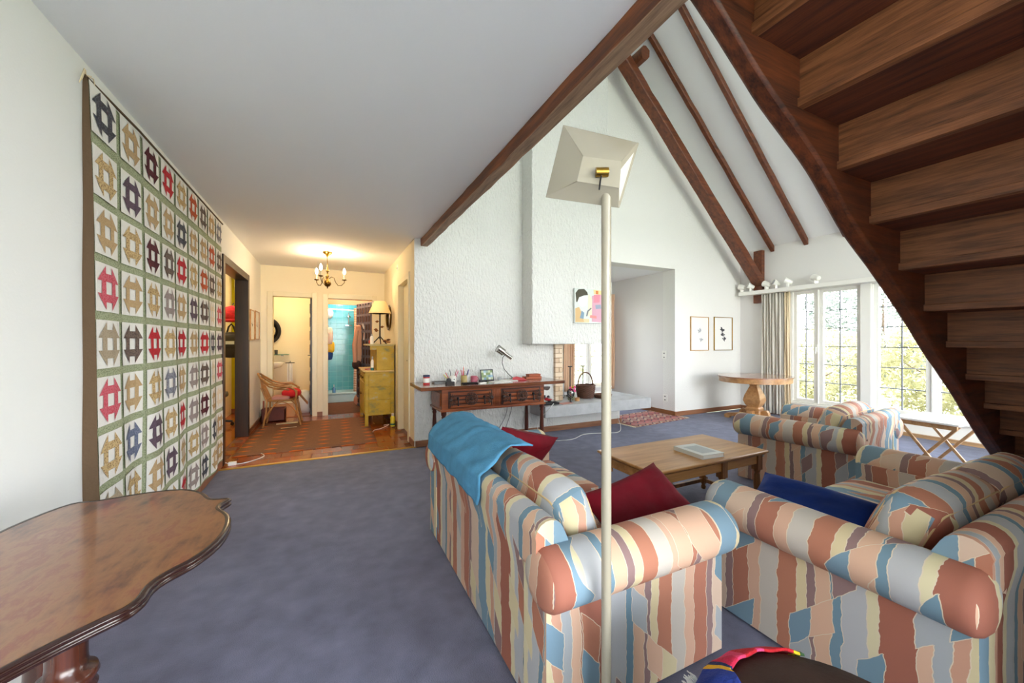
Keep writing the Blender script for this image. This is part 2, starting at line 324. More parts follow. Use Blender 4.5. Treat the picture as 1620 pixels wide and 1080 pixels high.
# ---------------------------------------------------------------- mesh helpers
class MB:
    def __init__(s): s.v = []; s.f = []; s.m = []; s.sm = []; s.uv = None
    def add(s, vs, fs, mi=0, smooth=False):
        o = len(s.v); s.v += [Vector(p) for p in vs]
        for f in fs: s.f.append([i+o for i in f]); s.m.append(mi); s.sm.append(smooth)
        return s
    def box(s, x0, x1, y0, y1, z0, z1, mi=0):
        return s.add([(x0, y0, z0), (x1, y0, z0), (x1, y1, z0), (x0, y1, z0), (x0, y0, z1), (x1, y0, z1), (x1, y1, z1), (x0, y1, z1)],
                     [(0, 3, 2, 1), (4, 5, 6, 7), (0, 1, 5, 4), (1, 2, 6, 5), (2, 3, 7, 6), (3, 0, 4, 7)], mi)
    def hexa(s, b, t, mi=0):  # bottom 4 points, top 4 points, same order (ccw from above)
        return s.add(list(b)+list(t), [(0, 3, 2, 1), (4, 5, 6, 7), (0, 1, 5, 4), (1, 2, 6, 5), (2, 3, 7, 6), (3, 0, 4, 7)], mi)
    def cyl(s, p0, p1, r0, r1=None, n=12, mi=0, cap=True):
        r1 = r0 if r1 is None else r1; p0, p1 = Vector(p0), Vector(p1); d = (p1-p0).normalized()
        a = d.orthogonal().normalized(); b = d.cross(a); vs = []
        for p, r in ((p0, r0), (p1, r1)):
            for i in range(n): t = 2*PI*i/n; vs.append(p+a*r*math.cos(t)+b*r*math.sin(t))
        s.add(vs, [(i, (i+1) % n, n+(i+1) % n, n+i) for i in range(n)], mi, True)
        if cap: s.add(vs[:n], [tuple(range(n))[::-1]], mi); s.add(vs[n:], [tuple(range(n))], mi)
        return s
    def lathe(s, prof, c=(0, 0, 0), n=20, mi=0, ax='z'):  # prof [(r,z)]
        vs = []
        for r, z in prof:
            for i in range(n):
                t = 2*PI*i/n; p = (r*math.cos(t), r*math.sin(t), z)
                if ax == 'x': p = (p[2], p[0], p[1])
                if ax == 'y': p = (p[0], p[2], p[1])
                vs.append((p[0]+c[0], p[1]+c[1], p[2]+c[2]))
        fs = []
        for j in range(len(prof)-1):
            for i in range(n): fs.append((j*n+i, j*n+(i+1) % n, (j+1)*n+(i+1) % n, (j+1)*n+i))
        s.add(vs, fs, mi, True)
        if prof[0][0] > .0005: s.add(vs[:n], [tuple(range(n))[::-1]], mi)
        if prof[-1][0] > .0005: s.add(vs[-n:], [tuple(range(n))], mi)
        return s
    def tube(s, pts, r, n=8, mi=0, rr=None, closed=False):
        pts = [Vector(p) for p in pts]; rings = []; up = None
        for i, p in enumerate(pts):
            if closed: d = pts[(i+1) % len(pts)]-pts[i-1]
            else: d = pts[min(i+1, len(pts)-1)]-pts[max(i-1, 0)]
            d.normalize()
            if up is None: up = d.orthogonal().normalized()
            a = (up-d*up.dot(d)); a = a.normalized() if a.length > 1e-5 else d.orthogonal().normalized(); up = a; b = d.cross(a)
            q = rr[i] if rr else r
            rings.append([p+a*q*math.cos(2*PI*k/n)+b*q*math.sin(2*PI*k/n) for k in range(n)])
        vs = [v for R in rings for v in R]; fs = []; L = len(rings)
        for j in range(L if closed else L-1):
            for k in range(n): fs.append((j*n+k, j*n+(k+1) % n, ((j+1) % L)*n+(k+1) % n, ((j+1) % L)*n+k))
        s.add(vs, fs, mi, True)
        if not closed: s.add(rings[0], [tuple(range(n))[::-1]], mi); s.add(rings[-1], [tuple(range(n))], mi)
        return s
    def prism(s, poly, z0, z1, mi=0, ax='z', smooth=False):  # poly 2D extruded along ax
        def P(a, b, c): return {'z': (a, b, c), 'y': (a, c, b), 'x': (c, a, b)}[ax]
        n = len(poly); vs = [P(a, b, z0) for a, b in poly]+[P(a, b, z1) for a, b in poly]
        s.add(vs, [(i, (i+1) % n, n+(i+1) % n, n+i) for i in range(n)], mi, smooth)
        s.add(vs, [tuple(range(n))[::-1], tuple(range(n, 2*n))], mi); return s
    def sph(s, c, r, n=12, mi=0, sc=(1, 1, 1)):
        m = n//2; prof = [(max(.0001, math.sin(PI*i/m)), -math.cos(PI*i/m)) for i in range(m+1)]
        vs = []
        for pr, pz in prof:
            for i in range(n): t = 2*PI*i/n; vs.append((c[0]+r*sc[0]*pr*math.cos(t), c[1]+r*sc[1]*pr*math.sin(t), c[2]+r*sc[2]*pz))
        return s.add(vs, [(j*n+i, j*n+(i+1) % n, (j+1)*n+(i+1) % n, (j+1)*n+i) for j in range(m) for i in range(n)], mi, True)
    def grid(s, fn, nu, nv, mi=0, smooth=True, wrap=False):
        vs = [fn(i/(nu), j/nv) for j in range(nv+1) for i in range(nu+1)]; W = nu+1
        return s.add(vs, [(j*W+i, j*W+i+1, (j+1)*W+i+1, (j+1)*W+i) for j in range(nv) for i in range(nu)], mi, smooth)
    def xf(s, mtx): s.v = [mtx @ p for p in s.v]; return s
    def mesh(s, name, mats):
        me = bpy.data.meshes.new(name); me.from_pydata([tuple(p) for p in s.v], [], s.f)
        for m in (mats if isinstance(mats, (list, tuple)) else [mats]): me.materials.append(M[m] if isinstance(m, str) else m)
        me.polygons.foreach_set('material_index', s.m); me.polygons.foreach_set('use_smooth', s.sm)
        if s.uv:
            ul = me.uv_layers.new(name='UVMap')
            me.update()
            for p in me.polygons:
                for li in p.loop_indices: ul.data[li].uv = s.uv(Vector(me.vertices[me.loops[li].vertex_index].co), p.normal)
        me.update(); return me
def obj(name, mb, mats, parent=None, bevel=0, sub=0, seg=2, shift=None):
    if shift is not None: mb.v = [p-Vector(shift) for p in mb.v]
    me = mb if isinstance(mb, bpy.types.Mesh) else mb.mesh(name, mats)
    o = bpy.data.objects.new(name, me); COL.objects.link(o)
    if parent is not None: o.parent = parent
    if bevel:
        b = o.modifiers.new('bevel', 'BEVEL'); b.width = bevel; b.segments = seg; b.limit_method = 'ANGLE'; b.angle_limit = .6; b.harden_normals = False
        if not sub:
            for p in me.polygons: p.use_smooth = True
            try: me.set_sharp_from_angle(angle=.7)
            except Exception: pass
    if sub:
        u = o.modifiers.new('sub', 'SUBSURF'); u.levels = sub; u.render_levels = sub
        for p in me.polygons: p.use_smooth = True
    return o
def tag(o, label, cat, group=None, kind=None):
    o['label'] = label; o['category'] = cat
    if group: o['group'] = group
    if kind: o['kind'] = kind
    return o
def thing(name, label, cat, loc=(0, 0, 0), rz=0, group=None):
    o = bpy.data.objects.new(name, None); COL.objects.link(o); o.empty_display_size = .05; o.location = loc; o.rotation_euler = (0, 0, rz)
    return tag(o, label, cat, group)
def struct(name, mb, mats, parent=None, **k):
    o = obj(name, mb, mats, parent, **k)
    if parent is None: o['kind'] = 'structure'
    return o
def rough(mb, amp, sc=4, axes=(1, 1, 1)):  # hand-hewn irregularity
    for p in mb.v:
        nv = noise.noise_vector(p*sc); p.x += nv.x*amp*axes[0]; p.y += nv.y*amp*axes[1]; p.z += nv.z*amp*axes[2]
    return mb
def longbox(mb, A, B, wv, hv, n):  # box swept from A to B, with cross vectors wv and hv, n segments
    A, B, wv, hv = map(Vector, (A, B, wv, hv)); vs = []
    for i in range(n+1):
        p = A.lerp(B, i/n); vs += [p, p+wv, p+wv+hv, p+hv]
    fs = [(0, 1, 2, 3), tuple(4*n+k for k in (3, 2, 1, 0))]
    for i in range(n):
        for k in range(4): fs.append((4*i+k, 4*i+4+k, 4*i+4+(k+1) % 4, 4*i+(k+1) % 4))
    return mb.add(vs, fs)
def arc(c, r, a0, a1, n): return [(c[0]+r*math.cos(math.radians(a0+(a1-a0)*i/n)), c[1]+r*math.sin(math.radians(a0+(a1-a0)*i/n))) for i in range(n+1)]

# ================================================================= SETTING
CH = 2.47; XL = -.955; YG = 4.58; XW = 6.95; YH = 7.2; XR = .925
# floors
mb = MB(); mb.box(XL-.2, XW+.2, -3.4, YG-.02, -.1, 0); mb.box(XR+.15, 6.0, YG-.02, 6.3, -.1, 0)
struct('floor', mb, 'carpet')
mb = MB(); mb.box(XL-2.2, XR+.15, YG-.02, YH+.12, -.1, -.006)
hf = struct('floor_hall', mb, 'grout')
ts = .2; tmesh = MB(); tmesh.box(.003, ts-.003, .003, ts-.003, -.006, 0); tm = tmesh.mesh('tile', 'terracotta')
for j in range(14):
    for i in range(11):
        x = XL+.0+i*ts-(.1 if j % 2 else 0); y = YG+.02+j*ts*.935
        if x+ts > XR+.12: continue
        o = obj('tile', tm, None, hf); o.location = (x, y, random.uniform(-.0008, .0008)); o.scale = (1, .935, 1)
mb = MB(); mb.box(XL, XR+.08, YG-.03, YG+.02, 0, .008); struct('trim_1', mb, plain('brass_strip', '#c99a3e', .35, .6), bevel=.003)
mb = MB(); mb.box(-.1, 1.6, YH+.12, 9.5, -.1, 0); struct('floor_bathroom', mb, 'bathfloor')
mb = MB(); mb.box(-1.6, -.1, YH+.12, 9.0, -.1, -.001); struct('floor_washroom', mb, 'terracotta')
# left wall with hall doorway (y 4.79..6.07)
mb = MB(); DY0, DY1, DZ = 4.77, 6.05, 2.06
mb.box(XL-.12, XL, -3.4, DY0, 0, CH); mb.box(XL-.12, XL, DY1, YH, 0, CH); mb.box(XL-.12, XL, DY0, DY1, DZ, CH)
struct('wall_left', mb, 'wall')
# hall far wall with two doorways
HB = 1.99
mb = MB(); mb.box(XL, -.80, YH, YH+.12, 0, CH); mb.box(-.22, .0, YH, YH+.12, 0, CH); mb.box(.73, XR, YH, YH+.12, 0, CH)
mb.box(-.80, -.22, YH, YH+.12, HB, CH); mb.box(0, .73, YH, YH+.12, HB, CH)
struct('wall_hall_end', mb, 'creamwall')
# hall right wall with doorway y 4.86..5.5
mb = MB(); RY0, RY1 = 4.90, 5.62
mb.box(XR, XR+.12, YG+.0, RY0, 0, CH); mb.box(XR, XR+.12, RY1, YH, 0, CH); mb.box(XR, XR+.12, RY0, RY1, 2.05, CH)
struct('wall_hall_right', mb, 'creamwall')
# gable wall (y = YG), openings: fireplace (2.85..4.05 above slab) and niche to x 5.24, top 2.46
def roofz(x): return 2.90+.953*(6.95-x)
XRD = 3.3
def rz(x): return roofz(x) if x > XRD else roofz(XRD)-.953*(XRD-x)
mb = MB()
mb.box(XR+.12, 2.85, YG, YG+.25, 0, 2.46)
mb.box(XR, XR+.12, YG-.001, YG+.0, 0, CH)
mb.box(2.85, 4.05, YG, YG+.3, 0, .28)
mb.box(5.24, XW, YG, YG+.25, 0, 2.46)
# upper part follows the roof
poly = [(XR, 2.46), (XW, 2.46), (XW, roofz(XW)), (XRD, roofz(XRD)), (XR, rz(XR))]
mb.prism([(a, b) for a, b in poly], YG, YG+.25, ax='y')
struct('wall_back', mb, 'stucco_fine')
mb = MB(); mb.box(XR, 2.36, YG-.012, YG, 0, CH+1.6); mb.box(2.36, 2.85, YG-.012, YG, 0, 1.3); struct('wall_back_render', mb, 'stucco')
# niche beyond the gable wall
mb = MB(); mb.box(5.24, 5.36, YG+.25, 6.15, 0, 2.46); mb.box(2.73, 2.85, YG+.25, 6.15, 0, 2.46); struct('wall_niche_right', mb, 'wall_smooth')
mb = MB(); NW = (4.25, 5.12, .35, 2.1)
mb.box(2.73, NW[0], 6.15, 6.3, 0, 2.46); mb.box(NW[1], 5.36, 6.15, 6.3, 0, 2.46); mb.box(NW[0], NW[1], 6.15, 6.3, 0, NW[2]); mb.box(NW[0], NW[1], 6.15, 6.3, NW[3], 2.46)
struct('wall_niche_back', mb, 'wall_smooth')
mb = MB(); mb.box(2.73, 5.36, YG+.25, 6.3, 2.46, 2.56); struct('ceiling_niche', mb, 'ceiling')
# chimney hood
mb = MB(); mb.box(2.36, 3.6, 4.30, YG, 1.215, 5.6); struct('chimney_hood', mb, 'stucco', bevel=.012)
# window wall (x = XW), big glazed opening y 3.72 .. -2.2, z .27..2.10, then knee wall to roof
WY1, WY0, WZ1 = 3.74, -2.0, 2.12
mb = MB(); mb.box(XW, XW+.2, WY1, YG+.25, 0, 2.9); mb.box(XW, XW+.2, -3.4, WY0, 0, 2.9); mb.box(XW, XW+.2, WY0, WY1, WZ1, 2.9)
struct('wall_right', mb, 'wall_smooth')
# rear wall behind the camera with wide openings added to let in fill light
mb = MB(); mb.box(XL, XW, -3.4, -3.25, 2.36, 2.6); mb.box(XL, 2.3, -3.4, -3.25, 2.6, 5.3); mb.box(2.3, 4.4, -3.4, -3.25, 4.1, 6.3); mb.box(4.4, XW, -3.4, -3.25, 2.6, 5.3); mb.box(XL, -.8, -3.4, -3.25, 0, 2.42); mb.box(2.7, 2.9, -3.4, -3.25, 0, 2.42); mb.box(XW-.3, XW, -3.4, -3.25, 0, 2.42)
mb.box(XL, XW, -3.4, -3.25, 0, .12)
struct('wall_front', mb, 'wall')
# flat ceiling left of the beam
mb = MB(); mb.box(XL-.12, 1.03, -3.4, YH+.12, CH, CH+.1); struct('ceiling', mb, 'ceiling')
mb = MB(); mb.box(1.0, 1.09, -3.4, YG, CH+.0, rz(1.03)); struct('wall_gallery', mb, 'wall_smooth')
# sloped roof linings
mb = MB()
def slab(xa, za, xb, zb, y0, y1, t=.08):
    mb.add([(xa, y0, za), (xb, y0, zb), (xb, y1, zb), (xa, y1, za), (xa, y0, za+t), (xb, y0, zb+t), (xb, y1, zb+t), (xa, y1, za+t)],
           [(0, 3, 2, 1), (4, 5, 6, 7), (0, 1, 5, 4), (1, 2, 6, 5), (2, 3, 7, 6), (3, 0, 4, 7)])
slab(XRD, roofz(XRD), XW+.2, roofz(XW+.2), -3.4, YG+.25); slab(.9, rz(.9), XRD, roofz(XRD), -3.4, YG+.25)
struct('ceiling_roof', mb, 'roofwhite')
# skirtings
def skirt(name, boxes, mat='skirting'):
    mb = MB()
    for b in boxes: mb.box(*b)
    struct(name, mb, mat, bevel=.003)
skirt('baseboard_left', [(XL, XL+.012, -3.2, 4.7, 0, .07), (XL, XL+.012, 6.12, YH, 0, .07)])
skirt('baseboard_back', [(XR+.01, 4.05, YG-.03, YG-.012, 0, .075), (5.24, XW, YG-.016, YG, 0, .075), (4.05, 4.062, YG-.03, YG+.3, 0, .075)])
skirt('baseboard_niche', [(5.224, 5.24, YG-.016, 6.15, 0, .08)], wood('niche_skirting', '#6a3d1c', '#8a5526', 1, 1))
skirt('baseboard_right', [(XW-.015, XW, 3.76, YG, 0, .07)])
skirt('baseboard_hall', [(-.155, -.075, YH-.012, YH, 0, .07), (XR-.012, XR, YG, 4.84, 0, .07), (XR-.012, XR, 5.69, YH, 0, .07)])
# door casings
def casing(name, boxes, mat='cream', bevel=.004):
    mb = MB()
    for b in boxes: mb.box(*b)
    return struct(name, mb, mat, bevel=bevel)
door_1 = casing('door_1', [(-.865, -.79, YH-.02, YH+.13, 0, HB+.065), (-.23, -.155, YH-.02, YH+.13, 0, HB+.065), (-.79, -.23, YH-.02, YH+.13, HB-.01, HB+.065)])
door_2 = casing('door_2', [(-.07, .01, YH-.02, YH+.13, 0, HB+.07), (.72, .80, YH-.02, YH+.13, 0, HB+.07), (.01, .72, YH-.02, YH+.13, HB-.01, HB+.07)])
door_3 = casing('door_3', [(XL-.13, XL+.02, DY0-.07, DY0+.01, 0, DZ+.07), (XL-.13, XL+.02, DY1-.01, DY1+.07, 0, DZ+.07), (XL-.13, XL+.02, DY0+.01, DY1-.01, DZ-.01, DZ+.07)], 'darkwood')
door_4 = casing('door_4', [(XR-.02, XR+.13, RY0-.07, RY0+.01, 0, 2.12), (XR-.02, XR+.13, RY1-.01, RY1+.07, 0, 2.12), (XR-.02, XR+.13, RY0+.01, RY1-.01, 2.04, 2.12)])
mb = MB(); mb.box(XR+.06, XR+.1, RY0, RY1, .01, 2.05); lf = obj('door_leaf', mb, 'cream', door_4)
mb = MB(); mb.cyl((XR+.06, RY0+.1, 1.0), (XR+.01, RY0+.1, 1.0), .009); mb.cyl((XR+.015, RY0+.1, 1.0), (XR+.015, RY0+.2, 1.0), .008); mb.box(XR+.05, XR+.062, RY0+.08, RY0+.12, .9, 1.1)
obj('handle', mb, 'iron', lf)
# dark door leaf of the washroom, opened inward, seen almost edge on
mb = MB(); mb.box(-.262, -.222, YH+.10, YH+.66, .01, HB-.01); lf = obj('door_leaf', mb, 'darkwood', door_1, bevel=.004)
mb = MB()
for k in range(8): mb.box(-.272, -.262, YH+.14, YH+.62, .12+k*.23, .28+k*.23)
obj('door_panel', mb, 'lattice', lf, bevel=.004)
mb = MB(); mb.cyl((-.262, YH+.60, 1.0), (-.31, YH+.60, 1.0), .008); mb.cyl((-.31, YH+.61, 1.0), (-.31, YH+.50, 1.0), .007); obj('handle', mb, 'iron', lf)
# bathroom lattice door, hinged on the right jamb, opened inward
pv = bpy.data.objects.new('lattice_door_leaf', MB().box(0, .70, -.03, .0, .01, HB-.02).mesh('leaf', 'lattice')); COL.objects.link(pv); pv.parent = door_2
pv.location = (.725, YH+.14, 0); pv.rotation_euler = (0, 0, math.radians(108))
mb = MB()
for i in range(6): x = .03+i*.125; mb.box(x-.012, x+.012, .0, .014, .02, HB-.03)
for j in range(13): z = .04+j*.155; mb.box(.02, .67, .0, .012, z-.022, z+.022)
obj('lattice_rails', mb, 'latticeblue', pv)
pm = MB(); pm.box(.022, .078, .0, .012, .0, .075); pmm = pm.mesh('door_panel', 'lattice')
for i in range(5):
    for j in range(12):
        o = obj('door_panel', pmm, None, pv); o.location = (.03+i*.125+.012, 0, .04+j*.155+.04)
# bathroom walls, shower tiling
mb = MB(); mb.box(-.1, -.05, YH+.12, 9.5, 0, 2.3); mb.box(1.2, 1.3, YH+.12, 9.5, 0, 2.3); mb.box(-.1, 1.3, 9.5, 9.6, 0, 2.3); mb.box(-.05, 1.2, 8.72, 8.78, 2.02, 2.3); mb.box(.56, 1.2, 8.72, 8.78, 0, 2.02)
struct('wall_bathroom', mb, plain('bath_wall', '#d3a888', .85))
mb = MB(); mb.box(-.1, 1.3, YH+.12, 9.6, 2.3, 2.36); struct('ceiling_bathroom', mb, 'bathceil')
mb = MB(); mb.box(-.05, 1.2, 9.485, 9.5, 0, 2.3); tw = struct('wall_shower', mb, 'groutteal')
tt = MB(); tt.box(.003, .117, -.006, 0, .003, .117); ttm = tt.mesh('tile', 'tealtile')
for i in range(7):
    for j in range(18):
        o = obj('tile', ttm, None, tw); o.location = (-.05+i*.12, 9.485, .1+j*.12)
mb = MB(); mb.box(-.05, -.046, 8.78, 9.48, .1, 2.3); struct('wall_shower_side', mb, 'tealtile')
mb = MB(); mb.box(-.045, .55, 8.62, 9.47, 0, .16); mb.box(-.045, .55, 8.6, 8.64, .16, .20)
tag(obj('shower_tray', mb, plain('pale_blue_enamel', '#a8c8cc', .3), bevel=.01), 'pale blue shower tray with raised front edge', 'shower tray')
# washroom walls
mb = MB(); mb.box(-1.6, -.1, 9.0, 9.1, 0, 2.4); mb.box(-1.62, -1.5, YH+.12, 9.0, 0, 2.4); mb.box(-.16, -.101, YH+.12, 9.0, 0, 2.4); struct('wall_washroom', mb, 'creamwall')
mb = MB(); mb.box(-1.6, -.1, YH+.12, 9.1, 2.4, 2.45); struct('ceiling_washroom', mb, 'ceiling')
# yellow cloakroom
mb = MB(); mb.box(-2.3, -2.2, YG, 8.6, 0, 2.4); mb.box(-2.3, XL-.12, 8.1, 8.2, 0, 2.4); mb.box(-2.3, XL-.12, 4.5, 4.6, 0, 2.4); struct('wall_cloakroom', mb, 'ydresswall')
mb = MB(); mb.box(-2.3, XL-.12, 4.5, 8.6, 2.4, 2.45); struct('ceiling_cloakroom', mb, 'ceiling')
mb = MB(); mb.box(-2.3, XL-.12, YG, 8.2, -.1, -.002); struct('floor_cloakroom', mb, 'terracotta')
skirt('baseboard_cloakroom', [(-2.2, -2.185, 4.6, 8.1, 0, .08), (-2.2, XL-.12, 8.085, 8.1, 0, .08)])

# ---------------------------------------------------------------- windows
def window(name, P, leaves, z0, z1, rows, cols, bar=.012, st=.035, muntmat='lead'):
    """P(a,d,z) maps along-wall a, depth d, height z to world. leaves [(a0,a1)]"""
    def bx(mb, a0, a1, d0, d1, b0, b1):
        c = [P(a, d, z) for z in (b0, b1) for a, d in ((a0, d0), (a1, d0), (a1, d1), (a0, d1))]
        mb.hexa(c[:4], c[4:])
    A0 = min(l[0] for l in leaves)-.06; A1 = max(l[1] for l in leaves)+.06
    fr = MB(); bx(fr, A0, A1, .0, .12, z1+.03, z1+.075); bx(fr, A0, A1, -.03, .14, z0-.06, z0-.03)
    edges = sorted(leaves)
    bx(fr, A0, edges[0][0]-.02, 0, .12, z0-.03, z1+.03); bx(fr, edges[-1][1]+.02, A1, 0, .12, z0-.03, z1+.03)
    for (a, b), (c, d) in zip(edges, edges[1:]): bx(fr, b+.02, c-.02, .0, .12, z0-.03, z1+.03)
    W = struct(name, fr, 'white', bevel=.004)
    for a0, a1 in leaves:
        cs = MB(); bx(cs, a0-.02, a0+st, .02, .08, z0-.03, z1+.03); bx(cs, a1-st, a1+.02, .02, .08, z0-.03, z1+.03); bx(cs, a0+st, a1-st, .02, .08, z0-.03, z0+st*.6); bx(cs, a0+st, a1-st, .02, .08, z1-st*.6, z1+.03)
        c = obj('casement', cs, 'white', W, bevel=.004)
        i0, i1, j0, j1 = a0+st, a1-st, z0+st*.6, z1-st*.6
        mu = MB()
        for k in range(1, cols): x = i0+(i1-i0)*k/cols; bx(mu, x-bar/2, x+bar/2, .04, .06, j0, j1)
        for k in range(1, rows): z = j0+(j1-j0)*k/rows; bx(mu, i0, i1, .04, .06, z-bar/2, z+bar/2)
        obj('glazing_bars', mu, muntmat, c)
        for k in range(cols):
            for r in range(rows):
                g = MB(); a = i0+(i1-i0)*k/cols; b = i0+(i1-i0)*(k+1)/cols; e = j0+(j1-j0)*r/rows; f = j0+(j1-j0)*(r+1)/rows
                bx(g, a, b, .048, .052, e, f); obj('pane', g, 'glass', c)
    return W
PX = lambda a, d, z: (XW+.02+d, a, z)
w1 = window('window_1', PX, [(2.82, 3.31), (3.37, 3.68)], .30, 2.04, 6, 2)
w2 = window('window_2', PX, [(2.10, 2.64), (1.50, 2.04)], .30, 2.04, 6, 2)
w3 = window('window_3', PX, [(.78, 1.32), (.18, .72)], .30, 2.04, 6, 2)  # this window and the next are added out of view for daylight
w4 = window('window_4', PX, [(-.54, 0.0), (-1.14, -.60)], .30, 2.04, 6, 2)
mb = MB()
for y in (2.64+.06, ): mb.box(XW-.02, XW+.02, 2.67, 2.79, 0, 2.12)
mb.box(XW-.02, XW+.02, 1.35, 1.47, 0, 2.12); mb.box(XW-.02, XW+.02, .03, .15, 0, 2.12); mb.box(XW-.0, XW+.14, -2.0, -1.2, 0, 2.12)
struct('trim_2', mb, 'white', bevel=.004)
mb = MB(); mb.box(XW, XW+.16, -1.2, WY1, 0, .25); mb.box(XW-.05, XW+.0, -1.2, WY1, .225, .25); struct('trim_3', mb, 'whitemat', bevel=.004)
mb = MB(); mb.box(XW-.045, XW, -1.2, WY1, 0, .045); struct('baseboard_window', mb, wood('window_skirting', '#9a7450', '#c09a70', 1, 1), bevel=.003)
mb = MB(); mb.cyl((XW+.01, 3.345, 1.15), (XW-.03, 3.345, 1.15), .008); mb.cyl((XW-.03, 3.345, 1.16), (XW-.03, 3.345, 1.06), .009); mb.box(XW-.002, XW+.01, 3.33, 3.36, 1.08, 1.2)
obj('window_handle', mb, 'white', w1)
PY = lambda a, d, z: (a, 6.17+d, z)
w5 = window('window_5', PY, [(4.30, 4.66), (4.72, 5.07)], .40, 2.05, 6, 1, bar=.010)
mb = MB(); mb.box(4.2, 5.15, 6.05, 6.17, .33, .36); struct('trim_4', mb, 'white', bevel=.004)

# ---------------------------------------------------------------- garden outside
mb = MB(); mb.grid(lambda u, v: (-30+u*75, -30+v*75, -.12+.0*u), 12, 12); struct('ground', mb, 'lawn')
def shrub(name, label, loc, r, n, mat, size=.05, group=None, trunk=True, cone=False, seed=1, cat='shrub'):
    rnd = random.Random(seed); T = thing(name, label, cat, loc, 0, group); mb = MB()
    for i in range(n):
        while True:
            p = Vector((rnd.uniform(-1, 1), rnd.uniform(-1, 1), rnd.uniform(-1, 1)))
            if .25 < p.length < 1: break
        q = p.normalized()*(p.length**.5)
        lump = 1+.22*noise.noise(q*2.3+Vector((seed, 0, 0)))
        if cone:
            h = rnd.random()**1.3; a = rnd.random()*2*PI; rr = (1-h)*(.35+.65*rnd.random()**.5)*(1+.25*math.sin(h*40))
            c = Vector((math.cos(a)*rr*r[0], math.sin(a)*rr*r[1], r[2]*.08+h*r[2]*1.9))
        else: c = Vector((q.x*r[0]*lump, q.y*r[1]*lump, r[2]+q.z*r[2]*lump))
        d = Vector((rnd.gauss(0, 1), rnd.gauss(0, 1), rnd.gauss(0, 1))).normalized(); e = d.orthogonal().normalized(); s = size*rnd.uniform(.6, 1.4)
        mb.add([c-d*s, c+e*s*.4, c+d*s, c-e*s*.4], [(0, 1, 2, 3)])
    f = obj('foliage', mb, mat, T); f['kind'] = 'stuff'
    tr = MB(); H = r[2]*(1.7 if cone else 1.1)
    tr.cyl((0, 0, 0), (0, 0, H), .05*max(1, r[2]*.6), .02, 8)
    for k in range(7):
        a = k*2.4; tr.cyl((0, 0, H*.2+k*H*.07), (math.cos(a)*r[0]*.6, math.sin(a)*r[1]*.6, H*.45+k*H*.09), .02, .006, 6)
    obj('stems', tr, 'bark', T); return T
shrub('garden_shrub', 'pale yellow-leaved shrub seen through the middle window beside the thick white post', (10.3, 4.9, -.12), (1.2, 1.0, .85), 5200, 'leafyellow', .055, seed=2)
shrub('garden_shrub', 'tall straw-yellow shrub seen through the window right of the thick white post', (10.0, 2.9, -.12), (1.1, .85, .95), 5200, 'leafyellow', .055, seed=3)
shrub('garden_shrub', 'bright green shrub seen low in the far left casement', (11.6, 7.0, -.12), (1.2, .95, .8), 4200, 'leafgreen', .055, seed=4)
shrub('garden_shrub', 'loose green shrub seen past the sloping stair stringer', (10.6, 1.0, -.12), (1.1, .9, .7), 3600, 'leafgreen', .055, seed=5)
shrub('conifer_tree', 'blue-green conifer standing behind the shrubs in the garden', (16.0, 11.6, -.12), (3.0, 2.6, 3.6), 14000, 'leafdark', .12, cone=True, seed=6, cat='tree')
shrub('garden_tree', 'feathery pale tree far behind the yellow shrubs', (17.5, 6.4, -.12), (2.2, 2.2, 2.6), 7000, 'leafdark', .10, seed=8, cat='tree')
shrub('niche_shrub', 'pale shrub outside the window of the fireplace alcove', (6.6, 10.5, -.12), (1.8, 1.0, .9), 2500, 'leafyellow', .07, seed=9)

# ================================================================= TIMBERS
def timber(name, label, parts, cat='beam', mat='rafter'):
    T = thing(name, label, cat, parts[0][0])
    return T
mb = MB(); longbox(mb, (1.0, -3.25, 2.385), (1.0, YG-.0, 2.385), (.085, 0, 0), (0, 0, .095), 60); rough(mb, .008, 5)
mb.m = [0]*len(mb.m)
for i, f in enumerate(mb.f):
    c = sum((mb.v[k] for k in f), Vector())/len(f)
    if c.z < 2.40: mb.m[i] = 1
o = obj('ceiling_beam', mb, ['beam', 'beamgrey'], bevel=.006, shift=(1.0, 0, 2.385)); o.location = (1.0, 0, 2.385)
tag(o, 'long rough-hewn brown timber beam edging the flat ceiling', 'beam')
def rafter(name, label, y0, y1, off, h, x0, x1, mat='rafter', nseg=24, amp=.006):
    mb = MB(); z = lambda x: off+.953*(6.95-x)
    longbox(mb, (x0, y0, z(x0)), (x1, y0, z(x1)), (0, y1-y0, 0), (0, 0, h), nseg); rough(mb, amp, 4)
    lo = (x0, y0, z(x0)); o = obj(name, mb, mat, bevel=.012, shift=lo); o.location = lo; tag(o, label, 'rafter'); return o
rafter('roof_rafter', 'thickest dark roof timber slanting beside the gable wall down to the wall post', 4.12, 4.30, 2.155, .17, 3.45, 6.93, nseg=30, amp=.008)
rafter('roof_rafter', 'middle thin rafter under the white sloping ceiling', 3.97, 4.04, 2.79, .10, 3.4, 6.94)
rafter('roof_rafter', 'thin rafter nearest the staircase under the white sloping ceiling', 3.45, 3.52, 2.79, .10, 3.4, 6.94)
rafter('roof_rafter', 'thin rafter hidden mostly behind the stair stringer', 2.93, 3.00, 2.79, .10, 3.4, 6.94)
mb = MB(); mb.prism([(3.98-.03, 5.28-.09), (3.98+.05, 5.28-.09), (3.98+.10, 5.28-.03), (3.98+.10, 5.28+.06), (3.98+.03, 5.28+.1), (3.98-.02, 5.28+.09), (3.98-.05, 5.28)], 4.0, 4.4, ax='y')
rough(mb, .006, 4); o = obj('purlin_stub', mb, 'rafter', bevel=.008, shift=(3.98, 4.3, 5.19)); o.location = (3.98, 4.3, 5.19); tag(o, 'short sawn-off purlin end resting on the thickest roof timber', 'beam')
